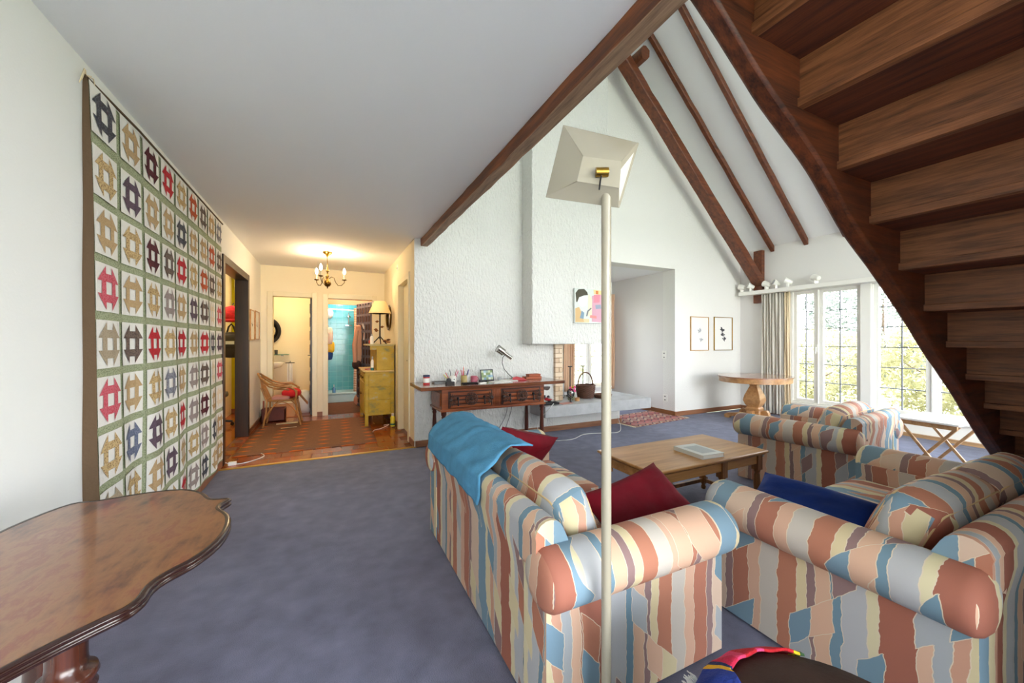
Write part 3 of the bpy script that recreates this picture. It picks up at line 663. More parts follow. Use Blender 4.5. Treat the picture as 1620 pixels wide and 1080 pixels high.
mb = MB(); mb.box(6.87, XW, 4.14, 4.29, 1.93, 2.86); rough(mb, .004, 4); o = obj('wall_post', mb, 'rafter', bevel=.006, shift=(6.9, 4.2, 1.93)); o.location = (6.9, 4.2, 1.93)
tag(o, 'short brown wooden wall post at the foot of the thickest roof timber', 'post')

# ---------------------------------------------------------------- staircase
ST = thing('staircase', 'dark oak staircase seen from below with rough-hewn sloping stringer', 'staircase', (4.4, .3, 0))
off = (4.4, .3, 0)
G, R = .278, .185; X0, Z0 = 1.628, 2.145
def zs(x): return 2.225-.672*(x-1.375)
mb = MB(); longbox(mb, (1.09, .84, zs(1.09)), (4.62, .84, zs(4.62)), (0, .068, 0), (0, 0, .36), 70)
for p in mb.v:
    nv = noise.noise(Vector((p.x*3.1, p.y*9, 1.3))); n2 = noise.noise(Vector((p.x*9, p.y*14+4, .3)))
    p.z += .022*nv+.008*n2; p.y += .006*n2
obj('stringer', mb, 'stringer', ST, bevel=.012, shift=off)
mb = MB(); longbox(mb, (1.09, -.12, zs(1.09)), (4.62, -.12, zs(4.62)), (0, .06, 0), (0, 0, .36), 40); rough(mb, .008, 3); obj('stringer', mb, 'stringer', ST, bevel=.01, shift=off)
for k in range(-2, 11):
    z = Z0-R*k; x1 = X0+G*(k+1); x0 = x1-G
    # tread whose underside is at z spans x0 .. x1 ; riser below its front hangs at x1
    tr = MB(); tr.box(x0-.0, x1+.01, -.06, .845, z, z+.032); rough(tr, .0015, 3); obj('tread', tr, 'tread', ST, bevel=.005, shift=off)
    if z-R > -.02:
        rs = MB(); rs.box(x1, x1+.022, -.06, .845, z-R+.031, z+.0); rs.box(x1-.016, x1+.022, -.06, .845, z-R-.002, z-R+.0312); obj('riser', rs, 'stair', ST, bevel=.002, shift=off)

mb = MB(); mb.prism([(1.5, 0), (4.6, 0), (4.6, max(.02, zs(4.6))), (1.5, zs(1.5))], -.20, -.125, ax='y'); struct('stair_shade_wall', mb, 'wall')  # unseen partition added to shade the sofa back and stair underside
# ================================================================= QUILT
QY0, QY1, QZ1 = 2.30, 4.66, 2.40; NP = 9; pch = (QY1-QY0)/NP; pz_ = .2585
def qoff(y, z):
    t = (y-QY0)/(QY1-QY0); h = (QZ1-z)/2.35
    e = .012+.035*h**.6*math.exp(-t*5)+.016*h*(1+math.sin(y*6.1+.8+z*.7))*.8+.010*h*math.sin(y*15+z*2)
    e += .05*math.exp(-((y-2.92)/.09)**2)*max(0, h-.45)*.5     # the fold in the third column
    return max(.008, e)
def qp(y, z, d=0): return (XL+qoff(y, z)+d, y, z)
QT = thing('patchwork_quilt', 'large patchwork quilt of red, tan and slate blocks hanging on the left wall', 'quilt', (XL, 3.48, .05))
qo = (XL, 3.48, .05)
mb = MB(); mb.grid(lambda u, v: qp(QY0+u*(QY1-QY0), QZ1-v*pz_*NP, -.002), 72, 60, 0)
mb.grid(lambda u, v: (XL+.001+(qoff(QY0, QZ1-v*pz_*NP)-.001)*u, QY0, QZ1-v*pz_*NP), 2, 60, 1)
obj('sashing', mb, ['qgreen', 'qback'], QT, shift=qo)
mb = MB(); mb.grid(lambda u, v: (XL+.0015+u*(qoff(QY0, QZ1-v*pz_*NP)+.004), QY0-.004-.003*math.sin(v*20), QZ1-v*pz_*NP), 2, 60, 0); obj('brown_edge', mb, 'qback', QT, shift=qo)
QG = ["stmrbodtn", "bpttsttod", "tbmdrbodb", "ltbvtpdwl", "gdrbrtrsp", "ltbntvdwl", "bupbrvmtw", "gbtptbvst", "gbrtrvstb"]
cell = pch-.038; celz = pz_-.038
for r in range(9):
    for c in range(9):
        y0 = QY0+c*pch+(.0 if c == 0 else .018); z1 = QZ1-r*pz_-(.004 if r == 0 else .018); cw = cell if 0 < c else cell+.012; cz = celz
        y0 = y0+(.004 if c == 0 else 0)
        mb = MB()
        def q(a, b, d=.0025): return qp(y0+a*cw, z1-b*cz, d+.003)
        mb.grid(lambda u, v: q(u, v, .0015), 8, 8, 0)
        A, B, C_, D = .04, .37, .63, .96; hb = .17
        def poly(pts): mb.add([q(a, b, .0045) for a, b in pts], [tuple(range(len(pts)))], 1)
        # corner triangles pointing outward, halves next to the centre
        poly([(A, B), (B, A), (B, B)]); poly([(C_, A), (D, B), (C_, B)]); poly([(A, C_), (B, C_), (B, D)]); poly([(C_, C_), (D, C_), (C_, D)])
        poly([(B, B-hb), (C_, B-hb), (C_, B), (B, B)]); poly([(B, C_), (C_, C_), (C_, C_+hb), (B, C_+hb)])
        poly([(B-hb, B), (B, B), (B, C_), (B-hb, C_)]); poly([(C_, B), (C_+hb, B), (C_+hb, C_), (C_, C_)])
        obj('quilt_block', mb, ['qwhite', 'q'+QG[r][c]], QT, shift=qo)
mb = MB(); mb.tube([(XL+.01, QY0-.01, QZ1), (XL+.02, QY0+.5, QZ1+.012), (XL+.02, QY1, QZ1+.01)], .006, 6); obj('hanging_rod', mb, 'qback', QT, shift=qo)
mb = MB()
for dy, dz in ((-.06, -.06), (-.045, -.04), (.06, -.01), (.03, .02)): mb.tube([(XL+.01, QY0, QZ1+.005), (XL+.02, QY0+dy*.6, QZ1+.015), (XL+.015, QY0+dy, QZ1+dz)], .0022, 5)
obj('tie_string', mb, 'sheer', QT, shift=qo)

# ================================================================= SOFAS
def uv_arm(co, n):
    return (co.x, co.z) if abs(n.y) > .75 else (co.y+.37, co.z+co.x*.6)
def uv_roll(co, n):
    return (co.x+.3, co.z) if abs(n.y) > .8 else (co.y+.52, co.z*.8+co.x*.8)
def uv_back(co, n):
    return (co.y+.2, co.z) if abs(n.x) > .75 else (co.x+.11, co.z+co.y*.7)
def softbox(x0, x1, y0, y1, z0, z1, puff=.02, n=6, sag=0):
    """pillow-like box with soft corners"""
    mb = MB(); cx, cy, cz = (x0+x1)/2, (y0+y1)/2, (z0+z1)/2; hx, hy, hz = (x1-x0)/2, (y1-y0)/2, (z1-z0)/2
    bm = bmesh.new(); bmesh.ops.create_cube(bm, size=2); bmesh.ops.subdivide_edges(bm, edges=bm.edges[:], cuts=n, use_grid_fill=True)
    r = min(hx, hy, hz)*.45
    for v in bm.verts:
        p = v.co.copy(); q = Vector((p.x*hx, p.y*hy, p.z*hz))
        inner = Vector((max(-hx+r, min(hx-r, q.x)), max(-hy+r, min(hy-r, q.y)), max(-hz+r, min(hz-r, q.z))))
        d = q-inner
        if d.length > 1e-6: q = inner+d.normalized()*r
        bx = (1-p.y**2)*(1-p.z**2); by = (1-p.x**2)*(1-p.z**2); bz = (1-p.x**2)*(1-p.y**2)
        q += Vector((p.x*bx*puff, p.y*by*puff, p.z*bz*puff*1.3)); q.z -= sag*bz*(1 if p.z > 0 else 0)
        q += noise.noise_vector(q*7+Vector((cx, cy, cz))*3)*.005
        v.co = q+Vector((cx, cy, cz))
    mb.add([v.co for v in bm.verts], [[v.index for v in f.verts] for f in bm.faces], 0, True); bm.free(); return mb
def ring_pts(hx, hz, y, r=.05, n=4):
    pts = []
    for cx, cz, a0 in ((hx-r, hz-r, 0), (-hx+r, hz-r, 90), (-hx+r, -hz+r, 180), (hx-r, -hz+r, 270)):
        for i in range(n+1): a = math.radians(a0+90*i/n); pts.append((cx+r*math.cos(a), y, cz+r*math.sin(a)))
    return pts
def sofa(name, label, loc, rz_, w, d, nc, cat='sofa', lean=0, cush_h=.33, chz=.46):
    T = thing(name, label, cat, loc, rz_); hw = w/2; zt = .50
    for s in (-1, 1):
        mb = MB(); mb.prism([(0, .015), (d, .015), (d, zt), (0, zt)], s*(hw-.15) if s > 0 else -hw, hw if s > 0 else -(hw-.15), ax='x'); mb.uv = uv_arm; am = obj('arm', mb, 'fabric', T, bevel=.008)
        c = (s*(hw-.025), zt); R0 = .100; sx_ = 1.0
        prof_y = [(-.030, .01), (-.029, .35), (-.022, .70), (-.010, .90), (.004, .985), (.02, 1.0)]
        ring = [(y, k) for y, k in prof_y]+[(d*f, 1.0) for f in (.2, .4, .6, .8)]+[(d-y, k) for y, k in prof_y[::-1]]
        mb = MB(); n = 28; vs = []
        for j, (y, k) in enumerate(ring):
            for i in range(n):
                t = 2*PI*i/n; wob = 1+.012*noise.noise(Vector((y*6, math.cos(t)*2, s+loc[0])))
                vs.append((c[0]+R0*k*1.04*math.cos(t)*wob, y, c[1]+R0*k*.96*math.sin(t)*wob))
        mb.add(vs, [(j*n+i, (j+1)*n+i, (j+1)*n+(i+1) % n, j*n+(i+1) % n) for j in range(len(ring)-1) for i in range(n)], 0, True)
        mb.uv = uv_roll; obj('arm_roll', mb, 'fabric', am)
    prof = [(.004, .015), (.004, .44), (-.018, .56), (-.016, .615)]+arc((.035, .62), .055, 170, 20, 7)+[(.105, .60), (.14, .45), (.15, .015)]
    b0 = hw-.152
    mb = MB(); mb.prism(prof, -b0, b0, ax='x', smooth=True); mb.uv = uv_back; obj('back_frame', mb, 'fabric', T, bevel=.006)
    # upper back wings that run over the arms
    for s in (-1, 1):
        pr = [(-.016, .50), (-.018, .56), (-.016, .615)]+arc((.035, .62), .055, 170, 20, 7)+[(.105, .60), (.125, .50)]
        mb = MB(); mb.prism(pr, s*b0-.001 if s > 0 else -hw+.035, hw-.035 if s > 0 else -b0+.001, ax='x', smooth=True); mb.uv = uv_back; obj('back_wing', mb, 'fabric', T, bevel=.02, seg=3)
    mb = MB(); mb.box(-hw+.149, hw-.149, .149, d-.02, .015, .27); mb.uv = uv_back; obj('seat_base', mb, 'fabric', T, bevel=.01)
    iw = (w-.30)/nc
    for k in range(nc):
        x0 = -hw+.15+k*iw
        mb = softbox(x0+.004, x0+iw-.004, .16, d+.0, .27, .42, .015, 8); mb.uv = uv_back; c = obj('seat_cushion', mb, 'fabric', T)
        pp = MB(); pp.tube([(x0+.03, d-.012, .405), (x0+iw-.03, d-.012, .405)], .004, 6); obj('piping', pp, 'piping', c)
        # back cushion, leaning
        ov = .05 if nc > 0 else 0
        hx = iw/2+.02; hz = cush_h/2; ty = .08
        a = -.22
        mb = softbox(-hx, hx, -ty, ty, -hz, hz, .035, 8)
        Mx = Matrix.Translation((x0+iw/2, .235, chz+.08)) @ Matrix.Rotation(.36, 4, 'X')
        mb.xf(Mx); mb.uv = uv_back; c = obj('back_cushion', mb, 'fabric', T)
        for yy in (-ty*.80, ty*.80):
            pp = MB(); pp.tube([Vector(p) for p in ring_pts(hx-.006, hz-.004, yy, .06)], .0042, 6, closed=True); pp.xf(Mx); obj('piping', pp, 'piping', c)
    return T
sofa('two_seat_sofa', 'pastel striped two-seat sofa with turquoise throw over its back, left of the coffee table', (.61, 1.76, 0), -PI/2, 1.48, .82, 2)
sofa('two_seat_sofa', 'pastel striped two-seat sofa under the staircase with a royal blue cushion', (2.38, .40, 0), 0, 1.44, .81, 2)
sofa('armchair', 'pastel striped roll-arm armchair standing near the large windows', (3.51+.48, 1.43+.05, 0), math.radians(6.5), .98, .85, 1, 'armchair')

def pillow(name, label, loc, rot, w, h, t, mat, sag=.0):
    mb = MB(); n = 18
    def f(u, v, s):
        x, y = 2*u-1, 2*v-1; ex = 1-.09*(1-y*y)*abs(x)**3; ey = 1-.09*(1-x*x)*abs(y)**3
        z = s*t/2*((1-x**4)*(1-y**4))**.55*(1+.10*noise.noise(Vector((x*2.2, y*2.2, s+loc[0]))))
        z += .012*noise.noise(Vector((x*4, y*4, 3+s)))*(1-x**4)*(1-y**4)
        return Vector((x*w/2*ex, y*h/2*ey-sag*(1-x*x)*max(0, y), z))
    mb.grid(lambda u, v: f(u, v, 1), n, n); mb.grid(lambda u, v: f(1-u, v, -1), n, n)
    o = obj(name, mb, mat); o.location = loc; o.rotation_euler = rot; tag(o, label, 'cushion'); return o
pillow('scatter_cushion', 'crimson velvet cushion at the near arm of the sofa with the throw', (1.27, 1.29, .505), (math.radians(36), math.radians(-8), math.radians(4)), .50, .33, .12, 'maroonvelvet')
pillow('scatter_cushion', 'crimson velvet cushion tucked beside the turquoise throw', (1.12, 2.22, .535), (math.radians(-58), math.radians(16), math.radians(8)), .46, .34, .13, 'maroonvelvet')
pillow('scatter_cushion', 'royal blue velvet cushion lying inside the arm of the sofa under the stairs', (1.97, .99, .485), (math.radians(26), math.radians(1), math.radians(-84)), .48, .32, .10, 'bluevelvet')
# turquoise throw over the sofa back
mb = MB()
TP = [(.584, .57), (.586, .61), (.595, .655), (.64, .70), (.69, .745), (.75, .775), (.81, .780), (.855, .768)]
def tf(u, v):
    k = v*(len(TP)-1); i = min(int(k), len(TP)-2); f = k-i; x = TP[i][0]*(1-f)+TP[i+1][0]*f; z = TP[i][1]*(1-f)+TP[i+1][1]*f
    y = 1.53+u*.90
    if v < .25: z += (.25-v)*.25*(1-u)*0-(.25-v)*.10*(1-u)
    n = noise.noise(Vector((y*5, v*4, 2)))*.012+.006*math.sin(y*30+v*9)
    nx = -1 if v < .3 else 0; return Vector((x-.008+(n*-.5-.004), y+.02*noise.noise(Vector((v*5, u*2, 9))), z+abs(n)+.006))
mb.grid(tf, 40, 36); o = obj('throw_blanket', mb, 'bluethrow'); s = o.modifiers.new('s', 'SOLIDIFY'); s.thickness = .006; s.offset = 1
tag(o, 'turquoise cotton throw draped over the back of the left sofa', 'throw')

# ---------------------------------------------------------------- coffee table
CT = thing('coffee_table', 'low honey oak coffee table with turned legs between the sofas', 'table', (2.37, 2.0, 0))
cz_ = .445; x0, x1, y0, y1 = -.57, .57, -.28, .28
mb = MB(); mb.box(x0, x1, y0, y1, cz_-.018, cz_); obj('tabletop', mb, 'coffee', CT, bevel=.006)
mb = MB(); mb.box(x0+.015, x1-.015, y0+.015, y1-.015, cz_-.032, cz_-.018); obj('top_moulding', mb, 'coffeeleg', CT, bevel=.005)
mb = MB()
for yy in (y0+.04, y1-.06): mb.box(x0+.08, x1-.08, yy, yy+.02, cz_-.10, cz_-.032)
for xx in (x0+.04, x1-.06): mb.box(xx, xx+.02, y0+.08, y1-.08, cz_-.10, cz_-.032)
obj('apron', mb, 'coffee', CT, bevel=.003)
leg = [(.016, 0), (.02, .02), (.012, .035), (.022, .05), (.026, .075), (.026, .10), (.014, .115), (.02, .125), (.024, .20), (.020, .26), (.013, .275), (.024, .29), (.024, .30)]
for sx in (x0+.055, 0.12, x1-.055):
    for sy in (y0+.055, y1-.055):
        mb = MB(); mb.lathe(leg, (sx, sy, 0), 14); mb.box(sx-.026, sx+.026, sy-.026, sy+.026, .30, cz_-.032); mb.box(sx-.023, sx+.023, sy-.023, sy+.023, .05, .10); obj('leg', mb, 'coffeeleg', CT)
mb = MB()
for yy in (y0+.055, y1-.055): mb.box(x0+.07, x1-.07, yy-.012, yy+.012, .06, .09)
for xx in (x0+.055, x1-.055): mb.box(xx-.012, xx+.012, y0+.07, y1-.07, .06, .09)
obj('stretcher', mb, 'coffeeleg', CT, bevel=.003)
BK = thing('paperback_book', 'pale grey-covered book lying on the coffee table', 'book', (2.41, 1.90, cz_), math.radians(-4))
mb = MB(); mb.box(-.095, .095, -.125, .125, .003, .025); obj('pages', mb, 'paper', BK)
mb = MB(); mb.box(-.1, .1, -.13, .13, 0, .004); mb.box(-.1, .1, -.13, .13, .025, .029); mb.box(-.102, -.097, -.13, .13, 0, .029); obj('cover', mb, plain('book_cover', '#c9cbc8', .5), BK, bevel=.001)
mb = MB(); mb.box(-.06, .07, -.09, .08, .029, .0296); obj('cover_print', mb, 'papergrey', BK)

# ---------------------------------------------------------------- round pedestal table
RT = thing('round_table', 'oval honey-coloured pedestal table with square baluster by the curtain', 'table', (6.05, 3.76, 0), math.radians(12))
mb = MB(); n = 48; E = [(.57*math.cos(2*PI*i/n), .51*math.sin(2*PI*i/n)) for i in range(n)]; mb.prism(E, .70, .715, smooth=True); obj('tabletop', mb, wood('round_top', '#8a5a44', '#b58468', 0, .7, .15, .6, .04), RT, bevel=.005)
mb = MB(); mb.prism([(a*.955, b*.955) for a, b in E], .625, .70, smooth=True); obj('apron', mb, 'honey', RT, bevel=.003)
bal = [(.10, .16), (.115, .18), (.115, .21), (.09, .225), (.12, .27), (.145, .33), (.13, .40), (.085, .50), (.062, .55), (.07, .59), (.10, .625)]
mb = MB(); mb.lathe([(r*1.2, z) for r, z in bal], (0, 0, 0), 4); mb.sm = [False]*len(mb.sm); mb.xf(Matrix.Rotation(PI/4, 4, 'Z')); obj('pedestal', mb, 'honey', RT, bevel=.006)
mb = MB(); mb.box(-.10, .10, -.10, .10, .05, .17); obj('plinth_block', mb, 'honey', RT, bevel=.006)
for k in range(4):
    mb = MB(); pr = [(.10, .07), (.10, .17), (.14, .185), (.18, .18), (.20, .15), (.21, .11), (.40, .075), (.44, .05), (.43, 0), (.36, 0), (.35, .03), (.25, .045)]
    mb.prism(pr, -.04, .04, ax='y'); mb.xf(Matrix.Rotation(PI/2*k, 4, 'Z')); obj('foot', mb, 'honey', RT, bevel=.006)

# ---------------------------------------------------------------- folding tray table
TT = thing('folding_tray_table', 'pale-topped wooden folding tray table in front of the right window', 'table', (5.0, 1.44, 0), math.radians(-4))
mb = MB(); mb.box(-.28, .30, -.22, .22, .54, .558); obj('tabletop', mb, 'traytop', TT, bevel=.004)
for xa in (-.26, .25): obj('top_rail', MB().box(xa, xa+.025, -.2, .2, .50, .54), 'traywood', TT, bevel=.003)
for xx in (-.235, .22):
    for s in (-1, 1):
        mb = MB(); longbox(mb, (xx+(.022 if s > 0 else 0), -.19*s-.014, .525), (xx+(.022 if s > 0 else 0), .19*s-.014, .0), (.02, 0, 0), (0, .028, 0), 1); obj('leg', mb, 'traywood', TT, bevel=.003)
mb = MB(); mb.cyl((-.22, .15, .08), (.24, .15, .08), .009); mb.cyl((-.22, -.15, .08), (.24, -.15, .08), .009); obj('stretcher', mb, 'traywood', TT)

# ---------------------------------------------------------------- carved desk
DK = thing('carved_writing_table', 'dark carved oak writing table with two drawers against the stucco wall', 'desk', (1.77, 4.27, 0))
dz = .77
mb = MB(); mb.box(-.90, .875, -.30, .275, dz-.038, dz); obj('tabletop', mb, wood('desk_top_walnut', '#45200f', '#7a4426', 0, 1, .16, .7, .05), DK, bevel=.006)
mb = MB(); mb.box(-.66, .62, -.225, .225, dz-.27, dz-.038); mb.box(-.675, .635, -.24, .24, dz-.285, dz-.262); obj('case', mb, 'deskwood', DK, bevel=.005)
mb = MB(); mb.box(-.672, -.66, -.19, .19, dz-.23, dz-.08); obj('side_panel', mb, 'deskwood', DK, bevel=.006)
mb = MB()
for xx in (.655, ): mb.prism(arc((xx, dz-.075), .045, 180, 360, 8), -.235, -.16, ax='y')
obj('bracket', mb, 'deskdark', DK)
yf = -.225
for cx in (-.33, .30):
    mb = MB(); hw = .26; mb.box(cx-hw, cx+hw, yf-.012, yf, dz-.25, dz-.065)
    dr = obj('drawer', mb, 'deskshade', DK, bevel=.004)
    mb = MB()
    for k in range(4): mb.box(cx-hw+.02, cx+hw-.02, yf-.024, yf-.012, dz-.243+k*.045, dz-.212+k*.045)
    obj('moulding', mb, 'deskwood', dr, bevel=.006)
    def rosette(px, r, half=0):
        mb = MB(); c = (px, dz-.155); rg = range(16)
        mb.lathe([(r*.35, -.0), (r*.30, -.012), (.001, -.016)], (c[0], yf-.02, c[1]), 12, ax='y')
        for i in rg:
            a = 2*PI*i/16
            if half and math.cos(a)*half < -.1: continue
            ca, sa = math.cos(a), math.sin(a)
            mb.tube([(c[0]+ca*r*.4, yf-.028, c[1]+sa*r*.4), (c[0]+ca*r*.7, yf-.033, c[1]+sa*r*.7), (c[0]+ca*r, yf-.024, c[1]+sa*r)], .004, 5, rr=[.003, .0055, .004])
        if not half: mb.tube([(c[0]+r*1.15*math.cos(2*PI*i/20), yf-.022, c[1]+r*1.15*math.sin(2*PI*i/20)) for i in range(20)], .005, 6, closed=True)
        for p in mb.v: p.y -= .012
        obj('carved_rosette', mb, 'deskdark', dr)
    rosette(cx, .06); rosette(cx-hw+.02, .07, 1); rosette(cx+hw-.02, .07, -1)
    for px in (cx-.155, cx+.155):
        mb = MB(); mb.lathe([(.016, 0), (.014, -.012), (.004, -.02)], (px, yf-.022, dz-.14), 10, ax='y'); mb.cyl((px, yf-.02, dz-.14), (px, yf-.045, dz-.14), .006); mb.cyl((px, yf-.035, dz-.14), (px, yf-.04, dz-.215), .005, .009, 8); mb.sph((px, yf-.04, dz-.215), .01, 8)
        obj('drawer_pull', mb, 'iron', dr)
mb = MB()
for k in range(4): mb.box(-.052+k*.018, -.042+k*.018, yf-.008, yf, dz-.25, dz-.065)
obj('fluting', mb, 'deskwood', DK, bevel=.003)
dl = [(.022, 0), (.03, .02), (.03, .05), (.018, .065), (.024, .08), (.028, .16), (.024, .30), (.018, .40), (.026, .42), (.02, .435), (.03, .45), (.03, .485)]
for sx, sy in ((-.63, -.2), (-.63, .2), (.60, -.2), (.60, .2)):
    mb = MB(); mb.lathe(dl, (sx, sy, 0), 14); obj('leg', mb, wood('desk_leg', '#30110a', '#5a2616', 2, 1, .3, .3), DK)
# desk-top things (world coordinates from the photograph's sight lines, all on the desk top)
DT = dz
def item(name, label, cat, x, y, parts, z=DT, rz_=0, group=None):
    T = thing(name, label, cat, (x, y, z), rz_, group)
    for p in parts:
        nm, mb, mat = p[:3]; obj(nm, mb, mat, T, bevel=(p[3] if len(p) > 3 else 0))
    return T
item('storage_tin', 'white tin with red rim and navy lid at the left end of the desk', 'tin', 1.0, 4.28, [
    ('body', MB().lathe([(.036, 0), (.036, .085)], n=20), 'white'), ('lid', MB().lathe([(.038, .085), (.038, .103), (.03, .105)], n=20), 'navy'), ('red_band', MB().lathe([(.0365, .0), (.0365, .02), (.0362, .02)], n=20), 'red'), ('red_label', MB().lathe([(.0366, .07), (.0366, .084)], n=20), 'red')])
item('flat_notebook', 'flat dark grey notebook lying behind the tin on the desk', 'notebook', 1.18, 4.36, [('pages', MB().box(-.085, .085, -.055, .055, .002, .014), 'papergrey'), ('cover', MB().box(-.09, .09, -.06, .06, .014, .018), 'darkgrey', .001)])
item('tape_dispenser', 'small black tape dispenser beside the white pen mug', 'office tool', 1.235, 4.16, [
    ('base', MB().prism([(-.045, 0), (.05, 0), (.05, .03), (.02, .028), (.0, .05), (-.02, .055), (-.045, .03)], -.02, .02, ax='y'), 'black', .004), ('tape_roll', MB().lathe([(.012, -.01), (.026, -.01), (.026, .01), (.012, .01)], (-.012, 0, .045), 16, ax='y'), 'darkgrey')])
def mug(name, label, x, y, mat, pens=(), r=.036, h=.09, mark=None, handle=True):
    P = [('body', MB().lathe([(r*.9, 0), (r, .01), (r, h), (r-.004, h), (r-.005, .012), (.001, .01)], n=22), mat)]
    if handle: P.append(('handle', MB().tube([(r-.002, 0, h*.8), (r+.02, 0, h*.75), (r+.026, 0, h*.5), (r+.018, 0, h*.25), (r-.002, 0, h*.2)], .005, 6), mat))
    if mark: P.append(('dark_motif', MB().lathe([(.008, 0), (.008, .002)], (-.006, -r-.001, h*.55), 8, ax='y'), mark))
    T = item(name, label, 'mug', x, y, P, rz_=math.radians(20)); k = 0
    for col, dx, dy, L in pens:
        k += 1; b = Vector((dx*.25*r/.03, dy*.25*r/.03, .014)); t = b+Vector((dx, dy, L))
        o = obj('pen', MB().cyl(b, b.lerp(t, .86), .004, .004, 8).cyl(b.lerp(t, .86), t, .0045, .001, 8), col)
        o.location = (x, y, DT); tag(o, {'yellowp': 'yellow pen', 'red': 'red pen', 'darkgrey': 'dark grey pen', 'pinkp': 'pink pen', 'purplep': 'purple pen', 'orange': 'orange pencil', 'greenp': 'green pen', 'navy': 'navy pen'}[col]+' standing in the '+('white mug' if 'white' in label else 'ochre beaker')+' on the desk', 'pen', 'pens in the desk mugs')
    return T
mug('pen_mug', 'white mug with dark motif holding pens on the desk', 1.285, 4.22, 'white', [('yellowp', -.09, -.02, .10), ('darkgrey', -.02, .02, .15), ('red', .04, .01, .15), ('pinkp', .05, -.01, .14), ('orange', -.06, .02, .115)], mark='darkgrey')
mug('pen_beaker', 'ochre beaker crowded with red and purple pens', 1.42, 4.22, plain('ochre_glaze', '#b09a60', .4), [('red', -.03, 0, .15), ('purplep', .05, .01, .14), ('orange', .0, .01, .18), ('navy', .04, -.01, .15), ('pinkp', -.02, -.02, .14), ('greenp', .01, .02, .13)], handle=False)
mug('white_cup', 'plain white cup behind the ochre beaker', 1.475, 4.30, 'porcelain')
mug('pink_mug', 'small dusky pink mug in the middle of the desk', 1.55, 4.24, 'pink', r=.04, h=.075)
item('pencil_tray', 'small black pencil tray below the pen beaker', 'tray', 1.46, 4.12, [('tray', MB().box(-.09, .09, -.03, .03, 0, .006).box(-.09, .09, -.03, -.027, 0, .014).box(-.09, .09, .027, .03, 0, .014), 'black')])
item('hand_torch', 'short black torch lying beside the photo frame', 'torch', 1.66, 4.18, [('barrel', MB().cyl((-.04, 0, .015), (.03, 0, .015), .012), 'black'), ('head', MB().cyl((-.065, 0, .018), (-.04, 0, .016), .018, .013), 'darkgrey')])
T = item('photo_frame', 'silver-grey desk calendar with a colour photograph, propped at the back of the desk', 'picture frame', 1.77, 4.36, [
    ('frame', MB().hexa([(-.085, -.004, 0), (.085, -.004, 0), (.085, .008, 0), (-.085, .008, 0)], [(-.085, .03, .135), (.085, .03, .135), (.085, .042, .135), (-.085, .042, .135)]), 'darkgrey', .003)])
mb = MB(); cols = ['#8fa89a', '#b9c3a0', '#6d8fa8', '#cfd6cf', '#7c8f5c', '#9cb8c8']; rn = random.Random(3)
for i in range(5):
    for j in range(4):
        a0 = -.074+i*.0296; b0_ = .012+j*.028; f = lambda z: -.0055+z*.2519
        mb.add([(a0, f(b0_), b0_), (a0+.0296, f(b0_), b0_), (a0+.0296, f(b0_+.028), b0_+.028), (a0, f(b0_+.028), b0_+.028)], [(0, 1, 2, 3)], rn.randrange(6))
obj('photograph', mb, [plain('print_%s' % 'abcdef'[i], c, .4) for i, c in enumerate(cols)], T)
for i, (x, y, a, lb) in enumerate([(1.86, 4.18, .1, 'white sheet of paper lying in front of the photo frame'), (2.0, 4.26, -.25, 'white paper pad lying beside the red stapler'), (1.60, 4.10, .4, 'white folded note near the front edge of the desk')]):
    item('paper_sheet', lb, 'paper', x, y, [('sheet', MB().box(-.11 if i < 2 else -.05, .11 if i < 2 else .05, -.08 if i < 2 else -.02, .08 if i < 2 else .02, 0, .004+.004*i), 'paper')], rz_=a)
item('eraser_pot', 'small round grey pot standing on the papers', 'pot', 1.90, 4.30, [('pot', MB().lathe([(.02, 0), (.024, .03), (.018, .032), (.016, .01), (.001, .01)], n=14), 'papergrey')], z=DT+.009)
item('stapler', 'red stapler lying at the right of the desk papers', 'stapler', 2.13, 4.22, [('body', MB().prism([(-.08, .012), (-.075, .035), (-.03, .048), (.06, .03), (.085, .012)], -.018, .018, ax='y'), 'red', .006), ('base', MB().box(-.075, .095, -.018, .018, 0, .012), 'red', .003)], rz_=-.35)
T = thing('wooden_box', 'long flat redwood box lying at the right of the desk', 'box', (2.38, 4.34, DT), .1)
obj('box_body', MB().box(-.12, .12, -.05, .05, 0, .03), 'redbrown', T, bevel=.003)
T = thing('wooden_box', 'shorter redwood box stacked on the long one', 'box', (2.40, 4.35, DT+.03), .0)
obj('box_body', MB().box(-.08, .09, -.045, .045, 0, .022), 'redbrown', T, bevel=.003); obj('lid', MB().box(-.083, .093, -.047, .047, .022, .031), 'redbrown', T, bevel=.002)
# chrome spot lamp
LT = thing('desk_lamp', 'chrome spot lamp on a thin curved arm above the desk', 'lamp', (2.13, 4.40, DT))
obj('base', MB().lathe([(.05, 0), (.05, .012), (.015, .02), (.008, .03)], n=20), 'chrome', LT)
obj('arm', MB().tube([(0, 0, .02), (-.05, -.0, .06), (-.12, -.01, .13), (-.155, -.02, .21), (-.15, -.03, .28), (-.12, -.04, .315)], .004, 8), 'iron', LT)
h0, h1 = Vector((-.22, -.03, .395)), Vector((-.03, -.03, .27)); dd = (h1-h0).normalized()
mb = MB(); mb.cyl(h0, h0+dd*.095, .048, .046, 24, cap=False); mb.cyl(h0+dd*.004, h0+dd*.006, .043, .043, 24); mb.cyl(h0+dd*.094, h0+dd*.096, .046, .028, 24); obj('lamp_head', mb, 'chrome', LT)
obj('handle', MB().cyl(h0+dd*.09, h1, .026, .024, 20), 'chrome', LT)
o = obj('lamp_cord', MB().tube([(1.985, 4.42, 1.10), (1.985, 4.44, 1.0), (1.985, 4.46, .80)], .0025, 6), 'cord'); tag(o, 'thin pale cord hanging behind the desk lamp', 'cord')
